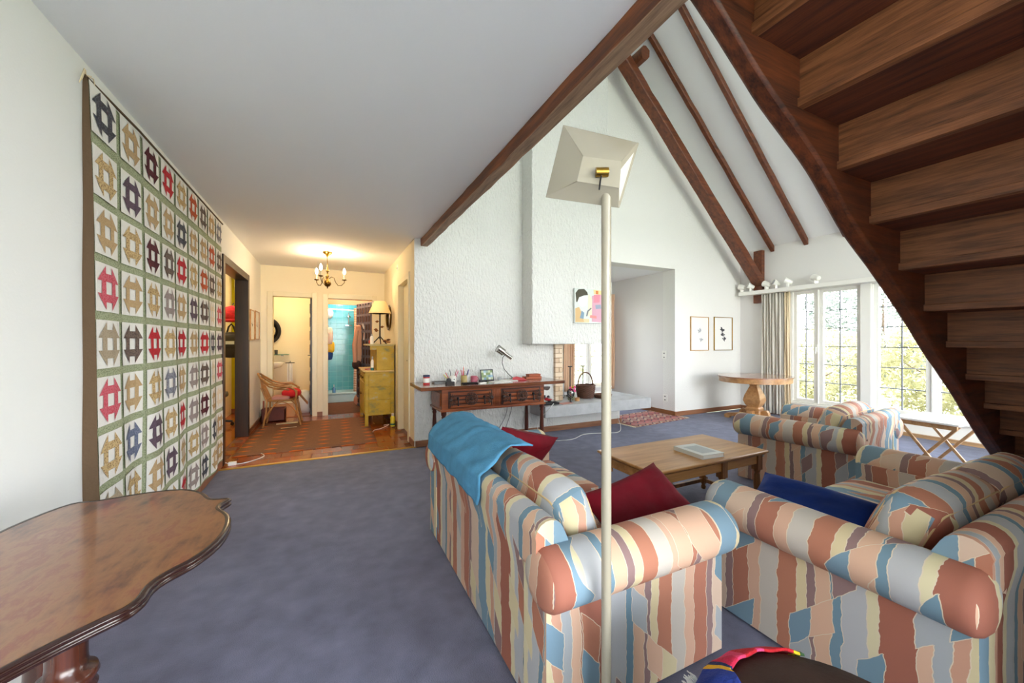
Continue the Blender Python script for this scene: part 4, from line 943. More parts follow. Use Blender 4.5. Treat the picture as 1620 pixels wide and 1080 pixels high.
for i, (pts, lb, mt) in enumerate([
    ([(2.15, 4.55, .76), (2.13, 4.54, .5), (2.10, 4.53, .3), (1.98, 4.50, .12), (1.93, 4.5, .01)], 'dark cable hanging behind the desk, left of a pair', 'darkgrey'),
    ([(2.22, 4.55, .76), (2.2, 4.54, .45), (2.12, 4.52, .2), (2.02, 4.5, .03)], 'dark cable hanging behind the desk, right of a pair', 'darkgrey'),
    ([(2.50, 4.0, .49), (2.44, 4.02, .42), (2.41, 4.1, .34), (2.44, 4.25, .30)], 'white plug lead looped at the right end of the desk case', 'cord'),
    ([(2.63, 4.50, .16), (2.58, 4.47, .22), (2.5, 4.4, .12), (2.46, 4.25, .02), (2.50, 4.12, .006), (2.8, 4.05, .006), (3.1, 4.2, .006), (3.35, 4.15, .006), (3.6, 4.1, .006), (3.82, 4.3, .02), (3.95, 4.5, .1), (4.0, 4.56, .12)], 'long white cable lying along the carpet below the hearth slab', 'cord')]):
    P = []
    for a in range(len(pts)-1):
        for t in (0, .25, .5, .75):
            p0, p1, p2, p3 = [Vector(pts[max(0, min(len(pts)-1, a+k))]) for k in (-1, 0, 1, 2)]
            P.append(.5*((2*p1)+(-p0+p2)*t+(2*p0-5*p1+4*p2-p3)*t*t+(-p0+3*p1-3*p2+p3)*t**3))
    P.append(Vector(pts[-1])); o = obj('cable', MB().tube(P, .004 if mt == 'cord' else .003, 6), mt); tag(o, lb, 'cable')

# ---------------------------------------------------------------- hearth
HZ = .425
mb = MB(); mb.box(2.48, 4.28, 4.17, 5.0, .278, HZ); o = obj('hearth_slab', mb, 'concrete', bevel=.004, shift=(3.38, 4.58, .278)); o.location = (3.38, 4.58, .278); o['kind'] = 'structure'
BP = struct('brick_pillar', MB().box(2.86, 2.97, 4.53, 4.93, HZ, 1.30), 'mortar')
for k in range(12):
    z = HZ+.004+k*.066
    for (a, b) in (((2.852, 2.978),) if k % 2 else ((2.852, 2.91), (2.916, 2.978))):
        obj('brick', MB().box(a, b, 4.522, 4.70, z, z+.058), 'brick', BP, bevel=.003)
        obj('brick', MB().box(a, b, 4.706, 4.935, z, z+.058), 'brick', BP, bevel=.003)
mb = MB(); mb.box(3.62, 3.72, 4.6, 4.9, HZ, 1.3); 
# things on the hearth
def hitem(*a, **k): k.setdefault('z', HZ); return item(*a, **k)
hitem('shallow_tray', 'shallow black tray at the left end of the hearth slab', 'tray', 2.62, 4.30, [('tray', MB().box(-.12, .12, -.05, .05, 0, .008).box(-.12, .12, -.05, -.044, 0, .028).box(-.12, .12, .044, .05, 0, .028).box(-.12, -.114, -.05, .05, 0, .028).box(.114, .12, -.05, .05, 0, .028), 'black')])
hitem('toy_aeroplane', 'red and white toy aeroplane standing behind the black tray', 'toy', 2.70, 4.46, [
    ('body', MB().sph((0, 0, .045), .05, 14, sc=(1.3, .6, .5)), 'red'), ('wing', MB().box(-.02, .03, -.10, .10, .06, .066), 'white'), ('tail', MB().box(-.065, -.045, -.004, .004, .05, .10), 'black'), ('wheels', MB().lathe([(.014, -.03), (.014, .03)], (.02, 0, .014), 12, ax='y'), 'black'), ('cockpit', MB().sph((0, 0, .075), .02, 10), 'darkgrey')])
hitem('board_sheet', 'pinkish card lying flat beside the toy aeroplane', 'card', 2.86, 4.28, [('card', MB().box(-.10, .10, -.05, .05, 0, .005), 'pinkfabric')], rz_=.2)
hitem('magnifying_mirror', 'small black-handled round mirror standing on the hearth slab', 'mirror', 2.975, 4.33, [
    ('ring', MB().tube([(.0, .045*math.cos(2*PI*i/24), .12+.06*math.sin(2*PI*i/24)) for i in range(24)], .007, 8, closed=True), 'black'), ('glass', MB().lathe([(.001, -.002), (.042, -.002), (.042, .002), (.001, .002)], (0, 0, .12), 20, ax='x'), 'mirror'), ('handle', MB().cyl((0, 0, .0), (0, 0, .06), .016, .01), 'black')], rz_=.7)
hitem('wood_block', 'small round wooden block beside the flower jar', 'block', 3.13, 4.40, [('block', MB().lathe([(.035, 0), (.035, .045)], n=16), 'honey', .003)])
hitem('small_frame', 'small grey upright picture frame at the back of the hearth', 'picture frame', 3.10, 4.74, [('frame', MB().box(-.045, .045, 0, .012, 0, .22), 'darkgrey', .003), ('picture', MB().box(-.037, .037, -.002, 0, .01, .21), 'papergrey')])
T = hitem('flower_jar', 'greenish glass jar with pink and yellow flowers', 'vase', 3.12, 4.52, [('jar', MB().lathe([(.05, 0), (.055, .05), (.05, .11), (.045, .112), (.04, .02), (.001, .02)], n=18), 'jarglass')])
for k in range(9):
    a = k*2.3; rr = .02+.035*((k*37) % 7)/7; z = .13+.06*((k*13) % 5)/5; mb = MB()
    c = Vector((rr*math.cos(a), rr*math.sin(a)-.02, z)); mb.tube([(0, 0, .02), c*.6+Vector((0, 0, .05)), c], .0018, 5, mi=1)
    for p in range(6):
        t = p*PI/3; mb.sph(c+Vector((.012*math.cos(t), -.003, .012*math.sin(t))), .010, 6, 0)
    obj('flower', mb, ['pinkp' if k % 3 else 'yellowp', 'greenp'], T)
# wicker basket
WB_ = thing('wicker_basket', 'dark wicker basket with tall arched handle on the hearth slab', 'basket', (3.42, 4.60, HZ))
mb = MB(); rr = lambda z: .105+.028*math.sin(min(1, z/.17)*1.5)
NS = 28
for j in range(13):
    z = .008+j*.0135; pts = []
    for i in range(NS*2): a = 2*PI*i/(NS*2); r_ = rr(z)+(.005 if (i//2+j) % 2 else -.004); pts.append((r_*math.cos(a), r_*math.sin(a), z))
    mb.tube(pts, .0075, 6, closed=True)
mb.lathe([(.001, .004), (.10, .004), (.10, .012), (.001, .012)], n=24)
obj('woven_body', mb, 'wicker', WB_)
mb = MB(); mb.tube([(rr(.2)*math.cos(2*PI*i/30)*1.02, rr(.2)*math.sin(2*PI*i/30)*1.02, .182+.004*math.sin(i*2.2)) for i in range(30)], .011, 8, closed=True); obj('rim', mb, 'wicker', WB_)
mb = MB(); mb.tube([(.135*math.cos(PI*i/16), 0, .15+.22*math.sin(PI*i/16)**.8) for i in range(17)], .010, 8); obj('handle', mb, 'wicker', WB_)
for i, (x, lb) in enumerate([(3.30, 'black iron fire tool with T-shaped top, left of the basket handle'), (3.535, 'black iron fire tool with T-shaped top, seen through the basket handle')]):
    T = thing('fire_tool', lb, 'fire tool', (x, 4.82, HZ))
    obj('base', MB().lathe([(.06, 0), (.06, .012), (.012, .02)], n=16), 'iron', T); obj('shaft', MB().cyl((0, 0, .01), (0, 0, .44), .009, .008, 10), 'iron', T); obj('top_bar', MB().box(-.035, .035, -.012, .012, .44, .455), 'iron', T, bevel=.003)
hitem('woven_tray', 'round low wicker tray holding papers beside the basket', 'tray', 3.66, 4.50, [('tray', MB().lathe([(.12, 0), (.135, .05), (.128, .05), (.115, .01), (.001, .01)], n=24), 'wicker')])
hitem('magazine_pile', 'small pile of magazines lying behind the wicker tray', 'magazines', 3.70, 4.80, [('magazine', MB().box(-.11, .11, -.08, .08, 0, .02), 'paper'), ('magazine', MB().box(-.11, .10, -.07, .08, .021, .03), 'darkgrey'), ('magazine', MB().box(-.10, .11, -.08, .07, .031, .05), 'paper')], rz_=.2)
def plate(name, P0, u, n, w, h, label, holes=2):
    T = thing(name, label, 'socket', P0); u = Vector(u); n = Vector(n); z = Vector((0, 0, 1))
    def bx(a0, a1, b0, b1, c0, c1):
        pts = [u*a+z*b+n*c for b in (b0, b1) for a, c in ((a0, c0), (a1, c0), (a1, c1), (a0, c1))]; return MB().hexa(pts[:4], pts[4:])
    obj('plate', bx(-w/2, w/2, -h/2, h/2, 0, .01), 'white', T, bevel=.002)
    for k in range(holes): obj('insert', bx(-.012, .012, -h/2+.02+k*h/2, -h/2+.035+k*h/2, .01, .014), 'darkgrey', T)
plate('wall_socket', (2.66, YG-.03, .15), (1, 0, 0), (0, -1, 0), .12, .09, 'white double socket on the plinth below the hearth slab')
plate('wall_socket', (2.42, YG-.012, .17), (1, 0, 0), (0, -1, 0), .08, .08, 'white socket on the stucco wall behind the desk leg')
plate('light_switch', (5.24, 4.80, 1.02), (0, 1, 0), (-1, 0, 0), .09, .14, 'white light switch on the alcove side wall', 2)
plate('wall_socket', (5.24, 4.78, .28), (0, 1, 0), (-1, 0, 0), .09, .12, 'white double socket low on the alcove side wall')
plate('wall_thermostat', (XR, 5.75, 2.33), (0, 1, 0), (-1, 0, 0), .05, .08, 'small brass bell push high on the hall wall', 1)

# canvas with an abstract portrait stand-in
CV = thing('canvas_print', 'pastel canvas with a dark-haired figure and pink blocks on the chimney hood', 'picture', (3.25, 4.30, 1.50))
cw_, chh = .50, .50; x_a, x_b = -.26, .26
obj('canvas', MB().box(x_a, x_b, -.04, 0, 0, .47), plain('canvas_ground', '#d5dbd6', .8), CV, bevel=.002)
def patch(pts, mat, d=.0015, nm='painted_shape'):
    obj(nm, MB().prism([(x_a+(x_b-x_a)*a, .47*b) for a, b in pts][::-1], -.04-d, -.04, ax='y'), mat, CV)
patch([(.55, .05), (.98, .02), (.98, .9), (.55, .8)], plain('paint_pink', '#d3a3b4', .8), .001)
patch([(.60, .6), (.8, .62), (.82, .86), (.62, .84)], plain('paint_rose', '#d88a9a', .8))
patch([(.62, .86), (.98, .84), (.98, .97), (.6, .98)], plain('paint_yellow', '#e2cf96', .8))
patch([(.68, .86), (.76, .86), (.76, .96), (.68, .96)], plain('paint_orange', '#cf7c48', .8), .002)
patch([(.68, .42), (.86, .44), (.84, .56), (.66, .54)], plain('paint_greyblue', '#9aa4b6', .8))
patch([(.42, .2), (.55, .2), (.56, .7), (.44, .86)], plain('paint_cream', '#e2dcc0', .8))
patch([(.05, .60), (.03, .86), (.12, .97), (.30, .99), (.40, .90), (.42, .82), (.30, .80), (.14, .74), (.08, .6)], plain('paint_dark_hair', '#4b473a', .8), .002)
patch([(.10, .60), (.14, .75), (.30, .80), (.41, .78), (.40, .60), (.34, .50), (.24, .46), (.14, .52)], plain('paint_pale_face', '#dfe6e2', .8), .0015)
patch([(.02, .03), (.02, .42), (.14, .46), (.22, .30), (.30, .03)], plain('paint_ochre', '#cfae7c', .8))
patch([(.16, .14), (.22, .36), (.30, .30), (.28, .12)], plain('paint_blue', '#7c98ac', .8), .002)
patch([(.36, .20), (.40, .36), (.52, .46), (.54, .43), (.44, .34), (.40, .20)], plain('paint_grey_stroke', '#76787c', .8), .002)
patch([(.02, .02), (.46, .02), (.46, .12), (.02, .14)], plain('paint_sand', '#d8c9a0', .8), .0012)
patch([(.48, .16), (.70, .14), (.70, .22), (.50, .24)], plain('paint_coral', '#d98d88', .8), .002)
def framed(name, label, x0, x1, z0, z1, P, mat, motif, seed):
    T = thing(name, label, 'picture', P((x0+x1)/2, 0, z0)); o_ = P((x0+x1)/2, 0, z0)
    def bx(a0, a1, d0, d1, b0, b1):
        c = [P(a, d, z) for z in (b0, b1) for a, d in ((a0, d0), (a1, d0), (a1, d1), (a0, d1))]; m = MB(); m.hexa(c[:4], c[4:]); return m
    t = .012; fr = MB()
    for b in ((x0, x1, 0, .02, z0, z0+t), (x0, x1, 0, .02, z1-t, z1), (x0, x0+t, 0, .02, z0+t, z1-t), (x1-t, x1, 0, .02, z0+t, z1-t)):
        m = bx(*b); fr.add(m.v, m.f)
    obj('frame', fr, mat, T, bevel=.002, shift=o_); obj('mount', bx(x0+t, x1-t, .002, .008, z0+t, z1-t), 'paper', T, shift=o_)
    rnd = random.Random(seed); mb = MB(); cx = (x0+x1)/2; zz = (z0+z1)/2
    for (dx, dz_, n) in motif:
        for k in range(n):
            a = rnd.uniform(0, 2*PI); L = rnd.uniform(.02, .075); c = Vector((cx+dx, 0, zz+dz_)); e = Vector((math.cos(a)*L, 0, math.sin(a)*L*.8)); s = Vector((-math.sin(a), 0, math.cos(a)))*L*.22
            pts = [c, c+e*.5+s, c+e, c+e*.5-s]; mb.add([P(p.x, .0085+k*.00005, p.z) for p in pts], [(0, 1, 2, 3)])
    obj('botanical_drawing', mb, 'papergrey' if seed == 1 else 'darkgrey', T, shift=o_)
PG = lambda a, d, z: (a, YG-d, z)
framed('framed_drawing', 'thin gold-framed faint botanical drawing nearer the alcove', 5.60, 6.06, 1.09, 1.68, PG, plain('gilt_frame', '#b98f52', .4), [(0, .05, 14), (.03, -.10, 10)], 1)
framed('framed_drawing', 'thin gold-framed dark leaf drawing nearer the curtain', 6.20, 6.70, 1.09, 1.69, PG, 'brass', [(-.02, .08, 22), (0, -.01, 18), (.02, -.10, 18)], 2)
PL = lambda a, d, z: (XL+d, a, z)
framed('framed_print', 'narrow oak-framed print in the hall nearer the dark doorway', 6.22, 6.55, 1.27, 1.69, PL, 'honey', [(0, 0, 8)], 3)
framed('framed_print', 'narrow oak-framed print in the hall nearer the wicker armchair', 6.62, 6.97, 1.28, 1.70, PL, 'honey', [(0, 0, 8)], 4)

# ---------------------------------------------------------------- pelmet, spotlights, curtains
mb = MB(); mb.box(6.74, XW, .9, YG-.10, 2.075, 2.14); o = obj('curtain_pelmet', mb, 'whitemat', bevel=.004, shift=(6.85, 3, 2.075)); o.location = (6.85, 3, 2.075); o['kind'] = 'structure'
spots = [(4.45, -.5, .4, 'white clip spotlight at the corner end of the pelmet'), (4.30, .6, .9, 'small white upright spotlight second from the corner on the pelmet'), (4.02, -.4, .7, 'white clip spotlight just left of the wall post on the pelmet'), (3.87, .8, .9, 'white clip spotlight tilted upward beside the roof timber foot'), (3.68, .3, .9, 'white clip spotlight above the curtain on the pelmet'), (3.28, -.8, .5, 'white clip spotlight furthest right on the pelmet')]
for y, a, t, lb in spots:
    T = thing('clip_spotlight', lb, 'spotlight', (6.80, y, 2.14), a, 'clip spotlights on the pelmet')
    T.scale = (1.45, 1.45, 1.45)
    obj('clip', MB().box(-.02, .02, -.012, .012, 0, .04), 'white', T, bevel=.003)
    d = Vector((-.3, 1 if t > .6 else .9, .55*t)).normalized(); c = Vector((0, 0, .065))
    obj('lamp_can', MB().cyl(c-d*.04, c+d*.035, .024, .036, 14, cap=False).cyl(c-d*.045, c-d*.038, .015, .024, 14), 'white', T)
    obj('lens', MB().cyl(c+d*.02, c+d*.024, .032, .032, 14), 'papergrey', T)
def curtain(name, label, P, a0, a1, z0, z1, folds, amp, mat):
    mb = MB(); n = folds*8
    def f(u, v):
        a = a0+(a1-a0)*u; d = amp*math.sin(u*folds*2*PI+.6*math.sin(u*9))*(.55+.45*(1-v))+.008*math.sin(v*7+u*20); return Vector(P(a+.006*math.sin(v*5+u*30), d, z1+(z0-z1)*v))
    mb.grid(f, n, 14); o = obj(name, mb, mat); s = o.modifiers.new('s', 'SOLIDIFY'); s.thickness = .004; tag(o, label, 'curtain'); return o
curtain('linen_curtain', 'pale grey linen curtain gathered left of the large windows', lambda a, d, z: (6.82+d, a, z), 3.78, 4.12, .03, 2.07, 7, .028, 'curtain')
curtain('curtain_edge', 'narrow cream curtain edge beside the grey linen curtain', lambda a, d, z: (6.88+d, a, z), 3.69, 3.78, .03, 2.07, 2, .012, 'sheer')
curtain('alcove_curtain', 'peach curtain left of the alcove window', lambda a, d, z: (a, 6.08+d, z), 4.02, 4.26, .3, 2.2, 4, .025, 'nichecurtain')
curtain('alcove_curtain', 'peach curtain right of the alcove window', lambda a, d, z: (a, 6.06+d, z), 4.98, 5.22, .3, 2.2, 4, .022, 'nichecurtain')
# kilim by the alcove
KR = thing('kilim_rug', 'small red patterned kilim lying at the alcove opening', 'rug', (4.62, 4.66, .002), math.radians(6))
mb = MB(); mb.grid(lambda u, v: Vector((-.62+u*1.24, -.38+v*.76, .008+.004*noise.noise(Vector((u*4, v*4, 0))))), 24, 14); k_ = obj('weave', mb, 'kilim', KR); s = k_.modifiers.new('s', 'SOLIDIFY'); s.thickness = .008
mb = MB()
for s in (-1, 1):
    for i in range(60): y = -.38+i*.76/59; x = s*.62; mb.tube([(x, y, .006), (x+s*(.03+.015*random.random()), y+random.uniform(-.01, .01), .004)], .003, 4)
f_ = obj('fringe', mb, 'sheer', KR); f_['kind'] = 'stuff'

# ---------------------------------------------------------------- floor lamp
cam0 = Vector((0, 0, 1.25)); S_, C_a = math.sin(math.atan(292/605)), math.cos(math.atan(292/605))
def at(u, v, d): r = (u-810)/605*d; return Vector((S_*d+C_a*r, C_a*d-S_*r, 1.25+(540-v)/605*d))
fl = Vector((.7425, .897, 0))
FL = thing('floor_lamp', 'cream uplighter floor lamp with a tilted square dish shade', 'lamp', fl)
obj('base', MB().lathe([(.13, 0), (.13, .012), (.10, .022), (.02, .03), (.016, .05)], n=32), 'lampcream', FL)
obj('pole', MB().cyl((0, 0, .03), (0, 0, 1.725), .0145, .0145, 24), 'lampcream', FL)
kn = at(953, 272, 1.10)-fl
obj('swivel_joint', MB().cyl(kn+Vector((-.016, .01, 0)), kn+Vector((.016, -.006, 0)), .0135, .0135, 16).cyl((0, 0, 1.72), (0, 0, 1.745), .008, .008, 10), 'brass', FL)
rim = [at(892, 198, 1.20), at(1009, 226, 1.15), at(979, 326, 1.13), at(865, 310, 1.18)]
apx = [at(923, 248, 1.125), at(982, 256, 1.105), at(979, 296, 1.095), at(914, 286, 1.115)]
nrm = (rim[1]-rim[0]).cross(rim[3]-rim[0]).normalized()
if nrm.dot(rim[0]-cam0) < 0: nrm = -nrm
def shift_pts(P, d): return [p+nrm*d-fl for p in P]
mb = MB(); o1 = shift_pts(rim, 0); o2 = shift_pts(apx, 0); i1 = shift_pts([r*.0+r for r in rim], .004); i2 = shift_pts(apx, .006)
lip = [p+(p-sum(o1, Vector())/4).normalized()*.006+nrm*.004 for p in o1]
vs = o2+o1+lip+i1+i2
mb.add(vs, [(0, 1, 2, 3)]+[(i, (i+1) % 4, 4+(i+1) % 4, 4+i) for i in range(4)]+[(4+i, 4+(i+1) % 4, 8+(i+1) % 4, 8+i) for i in range(4)]+[(8+i, 8+(i+1) % 4, 12+(i+1) % 4, 12+i) for i in range(4)])
obj('dish_shade', mb, 'lampcream', FL, bevel=.002)
mb = MB(); mb.add(i1+i2, [(i, (i+1) % 4, 4+(i+1) % 4, 4+i) for i in range(4)]+[(4, 5, 6, 7)]); obj('dish_lining', mb, 'lampinner', FL)
obj('cable_slot', MB().tube([at(948, 300, 1.09)-fl, at(950, 284, 1.095)-fl, kn], .0025, 6), 'iron', FL)

# ---------------------------------------------------------------- scalloped side table, left foreground
TZ = .76
raw = [(-.80, .62), (-.80, 1.10), (-.775, 1.38), (-.75, 1.52), (-.70, 1.62), (-.63, 1.62), (-.53, 1.635), (-.43, 1.62), (-.365, 1.56), (-.325, 1.485), (-.283, 1.47), (-.272, 1.455), (-.286, 1.42), (-.284, 1.39), (-.252, 1.33), (-.238, 1.27), (-.236, 1.20), (-.247, 1.14), (-.272, 1.085), (-.305, 1.045), (-.318, 1.01), (-.318, .97), (-.33, .94), (-.36, .915), (-.41, .87), (-.47, .80), (-.52, .72), (-.56, .62), (-.60, .55), (-.70, .52)]
def smooth_poly(P, k=3):
    out = []; n = len(P)
    for i in range(n):
        p0, p1, p2, p3 = [Vector(P[(i+j) % n]) for j in (-1, 0, 1, 2)]
        for t in [q/k for q in range(k)]: out.append(.5*((2*p1)+(-p0+p2)*t+(2*p0-5*p1+4*p2-p3)*t*t+(-p0+3*p1-3*p2+p3)*t**3))
    return [(p.x, p.y) for p in out]
SP = smooth_poly(raw)
ctr = (-.53, 1.10)
ST2 = thing('scalloped_side_table', 'polished burr walnut side table with scalloped edge in the left foreground', 'table', (ctr[0], ctr[1], 0))
def inset(P, d):
    n = len(P); out = []
    for i in range(n):
        a, b, c = Vector(P[i-1]), Vector(P[i]), Vector(P[(i+1) % n]); t = (c-a).normalized(); nn = Vector((t.y, -t.x))
        if nn.dot(b-Vector(ctr)) < 0 and False: nn = -nn
        out.append((b.x-nn.x*d*SG, b.y-nn.y*d*SG))
    return out
area = sum(SP[i-1][0]*SP[i][1]-SP[i][0]*SP[i-1][1] for i in range(len(SP))); SG = 1 if area > 0 else -1
mb = MB(); rel = lambda P: [(a-ctr[0], b-ctr[1]) for a, b in P]
top_in = rel(inset(SP, .012))
mb.prism(top_in if SG > 0 else top_in[::-1], TZ-.006, TZ); obj('tabletop', mb, 'burr', ST2)
mb = MB(); prof = [(.012, TZ-.0005), (.006, TZ+.002), (.0, TZ-.002), (-.002, TZ-.007), (.004, TZ-.011), (-.001, TZ-.014), (-.002, TZ-.019), (.004, TZ-.024), (.02, TZ-.026)]
rings = [rel(inset(SP, d)) for d, z in prof]; N = len(SP); vs = [(a, b, prof[j][1]) for j, R_ in enumerate(rings) for a, b in R_]
mb.add(vs, [(j*N+i, j*N+(i+1) % N, (j+1)*N+(i+1) % N, (j+1)*N+i) for j in range(len(prof)-1) for i in range(N)], 0, True)
mb.add([(a, b, TZ-.026) for a, b in rings[-1]], [tuple(range(N))]); obj('moulded_edge', mb, 'darkedge', ST2)
lc = (-.487-ctr[0], 1.116-ctr[1])
lp = [(.045, 0), (.05, .03), (.028, .06), (.036, .10), (.046, .22), (.050, .34), (.046, .44), (.044, .46), (.036, .50), (.042, .513), (.046, .525), (.040, .537), (.048, .55), (.045, .562), (.033, .569), (.031, .59), (.031, .738)]
for cx, cy in ((lc[0], lc[1]), (lc[0]-.17, lc[1]-.30), (lc[0]-.16, lc[1]+.30)):
    obj('leg', MB().lathe(lp, (cx, cy, 0), 28), wood('table_leg', '#2a120a', '#55291a', 2, .9, .25, .4), ST2)
mb = MB(); mb.box(lc[0]-.2, lc[0]-.02, lc[1]-.36, lc[1]+.34, TZ-.09, TZ-.026); obj('apron', mb, wood('apron_wood', '#7a3f16', '#a8602a', 1, .9, .3, .3), ST2, bevel=.005)

# ---------------------------------------------------------------- brown pouffe and woven throw, lower right
PO = thing('leather_pouffe', 'dark brown domed pouffe at the bottom edge in front of the sofa under the stairs', 'pouffe', (.90, .375, 0))
pf = [(.001, .484), (.10, .483), (.18, .478), (.235, .465), (.272, .436), (.292, .37), (.295, .26), (.285, .12), (.26, .02), (.25, 0)]
obj('cushion', MB().lathe(pf[::-1], n=48), 'brownfelt', PO)
obj('top_button', MB().sph((0, 0, .484), .014, 12, sc=(1, 1, .4)), 'brownfelt', PO)
TH = thing('woven_throw', 'blue, red and yellow woven scarf with white fringe over the brown pouffe', 'throw', (.90, .375, 0))
def pz_at(r):
    for (r0, z0_), (r1, z1_) in zip(pf, pf[1:6]):
        if r <= r1: return z0_+(z1_-z0_)*(r-r0)/(r1-r0)
    return pf[5][1]
def thf(u, v):   # u along the scarf, v from the inner to the outer edge
    a = math.radians(130-u*86); ri = .205+.035*u if u > .30 else .13+.075*(u/.30); r_ = ri+(.288-ri)*v
    return Vector((r_*math.cos(a), r_*math.sin(a), pz_at(r_)+.006+.003*math.sin(u*30+v*5)))
mb = MB(); mb.grid(thf, 44, 10)
me = mb.mesh('woven_cloth', 'throw'); ul = me.uv_layers.new(name='UVMap')
for p in me.polygons:
    for li in p.loop_indices: vi = me.loops[li].vertex_index; ul.data[li].uv = ((vi % 45)/44, (vi//45)/10)
o = obj('woven_cloth', me, None, TH); sm_ = o.modifiers.new('s', 'SOLIDIFY'); sm_.thickness = .006; sm_.offset = 1
mb = MB()
for i in range(60):
    p = thf(.005+.28*i/59, .93); q = p+Vector((-.006+random.uniform(-.006, .004), .022+random.uniform(-.006, .008), .006+random.uniform(-.004, .008))); mb.tube([p, (p+q)/2+Vector((0, 0, .004)), q], .0014, 4)
f_ = obj('fringe', mb, 'whitefabric', TH); f_['kind'] = 'stuff'

# ================================================================= HALL
HR = thing('hall_rug', 'brown flat-woven rug with rows of orange diamonds in the hall', 'rug', (-.17, 5.9, .001), math.radians(-1))
mb = MB(); mb.grid(lambda u, v: Vector((-.74+u*1.48+.0, -.90+v*1.78, .006+.002*noise.noise(Vector((u*5, v*5, 0))))), 16, 16); r_ = obj('weave', mb, 'hallrug', HR); s = r_.modifiers.new('s', 'SOLIDIFY'); s.thickness = .005
# chandelier
CX, CY = -.0, 5.8
CD = thing('brass_chandelier', 'antique brass three-arm chandelier with candle bulbs in the hall', 'chandelier', (CX, CY, CH))
obj('ceiling_rose', MB().lathe([(.06, 0), (.055, -.02), (.03, -.035), (.012, -.06), (.004, -.07)], n=20), 'brass', CD)
obj('chain', MB().cyl((0, 0, -.06), (0, 0, -.2), .004, .004, 8), 'bronze', CD)
obj('stem', MB().lathe([(.004, -.2), (.012, -.22), (.006, -.24), (.028, -.26), (.01, -.27), (.008, -.31), (.022, -.33), (.012, -.35), (.018, -.37), (.03, -.39), (.045, -.42), (.045, -.44), (.03, -.465), (.008, -.475), (.008, -.49), (.001, -.50)], n=20), 'bronze', CD)
for k in range(3):
    a = math.radians(9+120*k); ca, sa = math.cos(a), math.sin(a); R_ = .215
    pts = [(.02, -.36), (.05, -.335), (.085, -.345), (.10, -.40), (.135, -.445), (.18, -.44), (R_, -.40), (R_, -.365)]
    ar = obj('arm', MB().tube([(r*ca, r*sa, z) for r, z in pts], .005, 8), 'bronze', CD)
    obj('drip_pan', MB().lathe([(.028, -.355), (.03, -.365), (.012, -.372)], (R_*ca, R_*sa, 0), 14), 'bronze', ar)
    obj('candle_tube', MB().cyl((R_*ca, R_*sa, -.36), (R_*ca, R_*sa, -.285), .011), 'cream', ar)
    lit = True
    obj('bulb', MB().lathe([(.008, -.285), (.018, -.26), (.017, -.235), (.006, -.205), (.001, -.198)], (R_*ca, R_*sa, 0), 12), 'bulb', ar)
    if lit or True:
        l = bpy.data.lights.new('bulb_light', 'POINT'); l.energy = 2.1; l.color = (1, .70, .38); l.shadow_soft_size = .03
        lo = bpy.data.objects.new('bulb_light', l); COL.objects.link(lo); lo.location = (CX+R_*ca*.9, CY+R_*sa*.9, CH-.17)
for nm, loc, e, c in (('bathroom_light', (.35, 8.1, 2.15), 8, (1, .80, .58)), ('shower_light', (.25, 9.1, 2.2), 5, (.95, 1, 1)), ('washroom_light', (-.9, 8.2, 2.25), 6, (1, .74, .42)), ('cloakroom_light', (-1.6, 6.6, 2.2), 7, (1, .85, .6))):
    l = bpy.data.lights.new(nm, 'POINT'); l.energy = e; l.color = c; l.shadow_soft_size = .1; lo = bpy.data.objects.new(nm, l); COL.objects.link(lo); lo.location = loc
T = thing('ceiling_lamp', 'yellow glass ceiling lamp lit in the bathroom', 'lamp', (.22, 8.2, 2.3)); obj('glass_shade', MB().lathe([(.10, 0), (.12, -.03), (.09, -.06), (.001, -.075)], n=20), 'yglass', T)
# yellow dresser
DR = thing('yellow_dresser', 'distressed yellow painted wash-stand cupboard against the hall wall', 'cupboard', (.70, 6.42, 0))
hx, hy = .205, .46
mb = MB(); mb.box(-hx, hx, -hy, hy, .16, .80); obj('carcass', mb, 'dresser', DR, bevel=.004)
for a in (-1, 1):
    for b in (-1, 1): mb = MB(); x_, y_ = a*(hx-.022), b*(hy-.022); mb.box(x_-.024, x_+.024, y_-.024, y_+.024, 0, .80); obj('leg', mb, 'dresser', DR, bevel=.004)
mb = MB(); mb.box(-hx-.03, hx+.005, -hy-.02, hy+.02, .80, .822); obj('top', mb, plain('dresser_top', '#d3b56a', .4, var=.15, bscale=30), DR, bevel=.006)
mb = MB()
for z0_, z1_ in ((.20, .37), (.39, .56), (.58, .76)): mb.box(-hx+.05, hx-.05, -hy-.008, -hy, z0_, z1_)
obj('side_panel', mb, 'dresser', DR, bevel=.006)
d_ = obj('drawer', MB().box(-hx-.012, -hx, -hy+.04, hy-.04, .66, .78), 'dresser', DR, bevel=.004)
for k in range(3): obj('knob', MB().lathe([(.014, 0), (.018, -.02), (.001, -.03)], (-hx-.012, -hy+.12+k*.3, .72), 10, ax='x'), 'bronze', d_)
for k in range(2):
    d_ = obj('door', MB().box(-hx-.012, -hx, -hy+.04+k*.42, -hy+.44+k*.42, .20, .64), 'dresser', DR, bevel=.004)
    obj('knob', MB().lathe([(.012, 0), (.016, -.02), (.001, -.03)], (-hx-.012, -hy+.41+k*.07, .45), 10, ax='x'), 'bronze', d_)
mb = MB(); mb.box(-hx+.16, hx, -hy, hy, .822, 1.185); obj('upper_cabinet', mb, 'dresser', DR, bevel=.004)
mb = MB(); mb.box(-hx+.05, hx+.01, -hy-.015, hy+.02, 1.185, 1.21); obj('upper_shelf', mb, plain('shelf_paint', '#b7ab74', .5, var=.2, bscale=30), DR, bevel=.004)
mb = MB(); mb.box(-hx+.07, -hx+.17, -hy+.01, -hy+.03, 1.13, 1.185); obj('bracket', mb, 'dresser', DR)
DTZ = 1.21
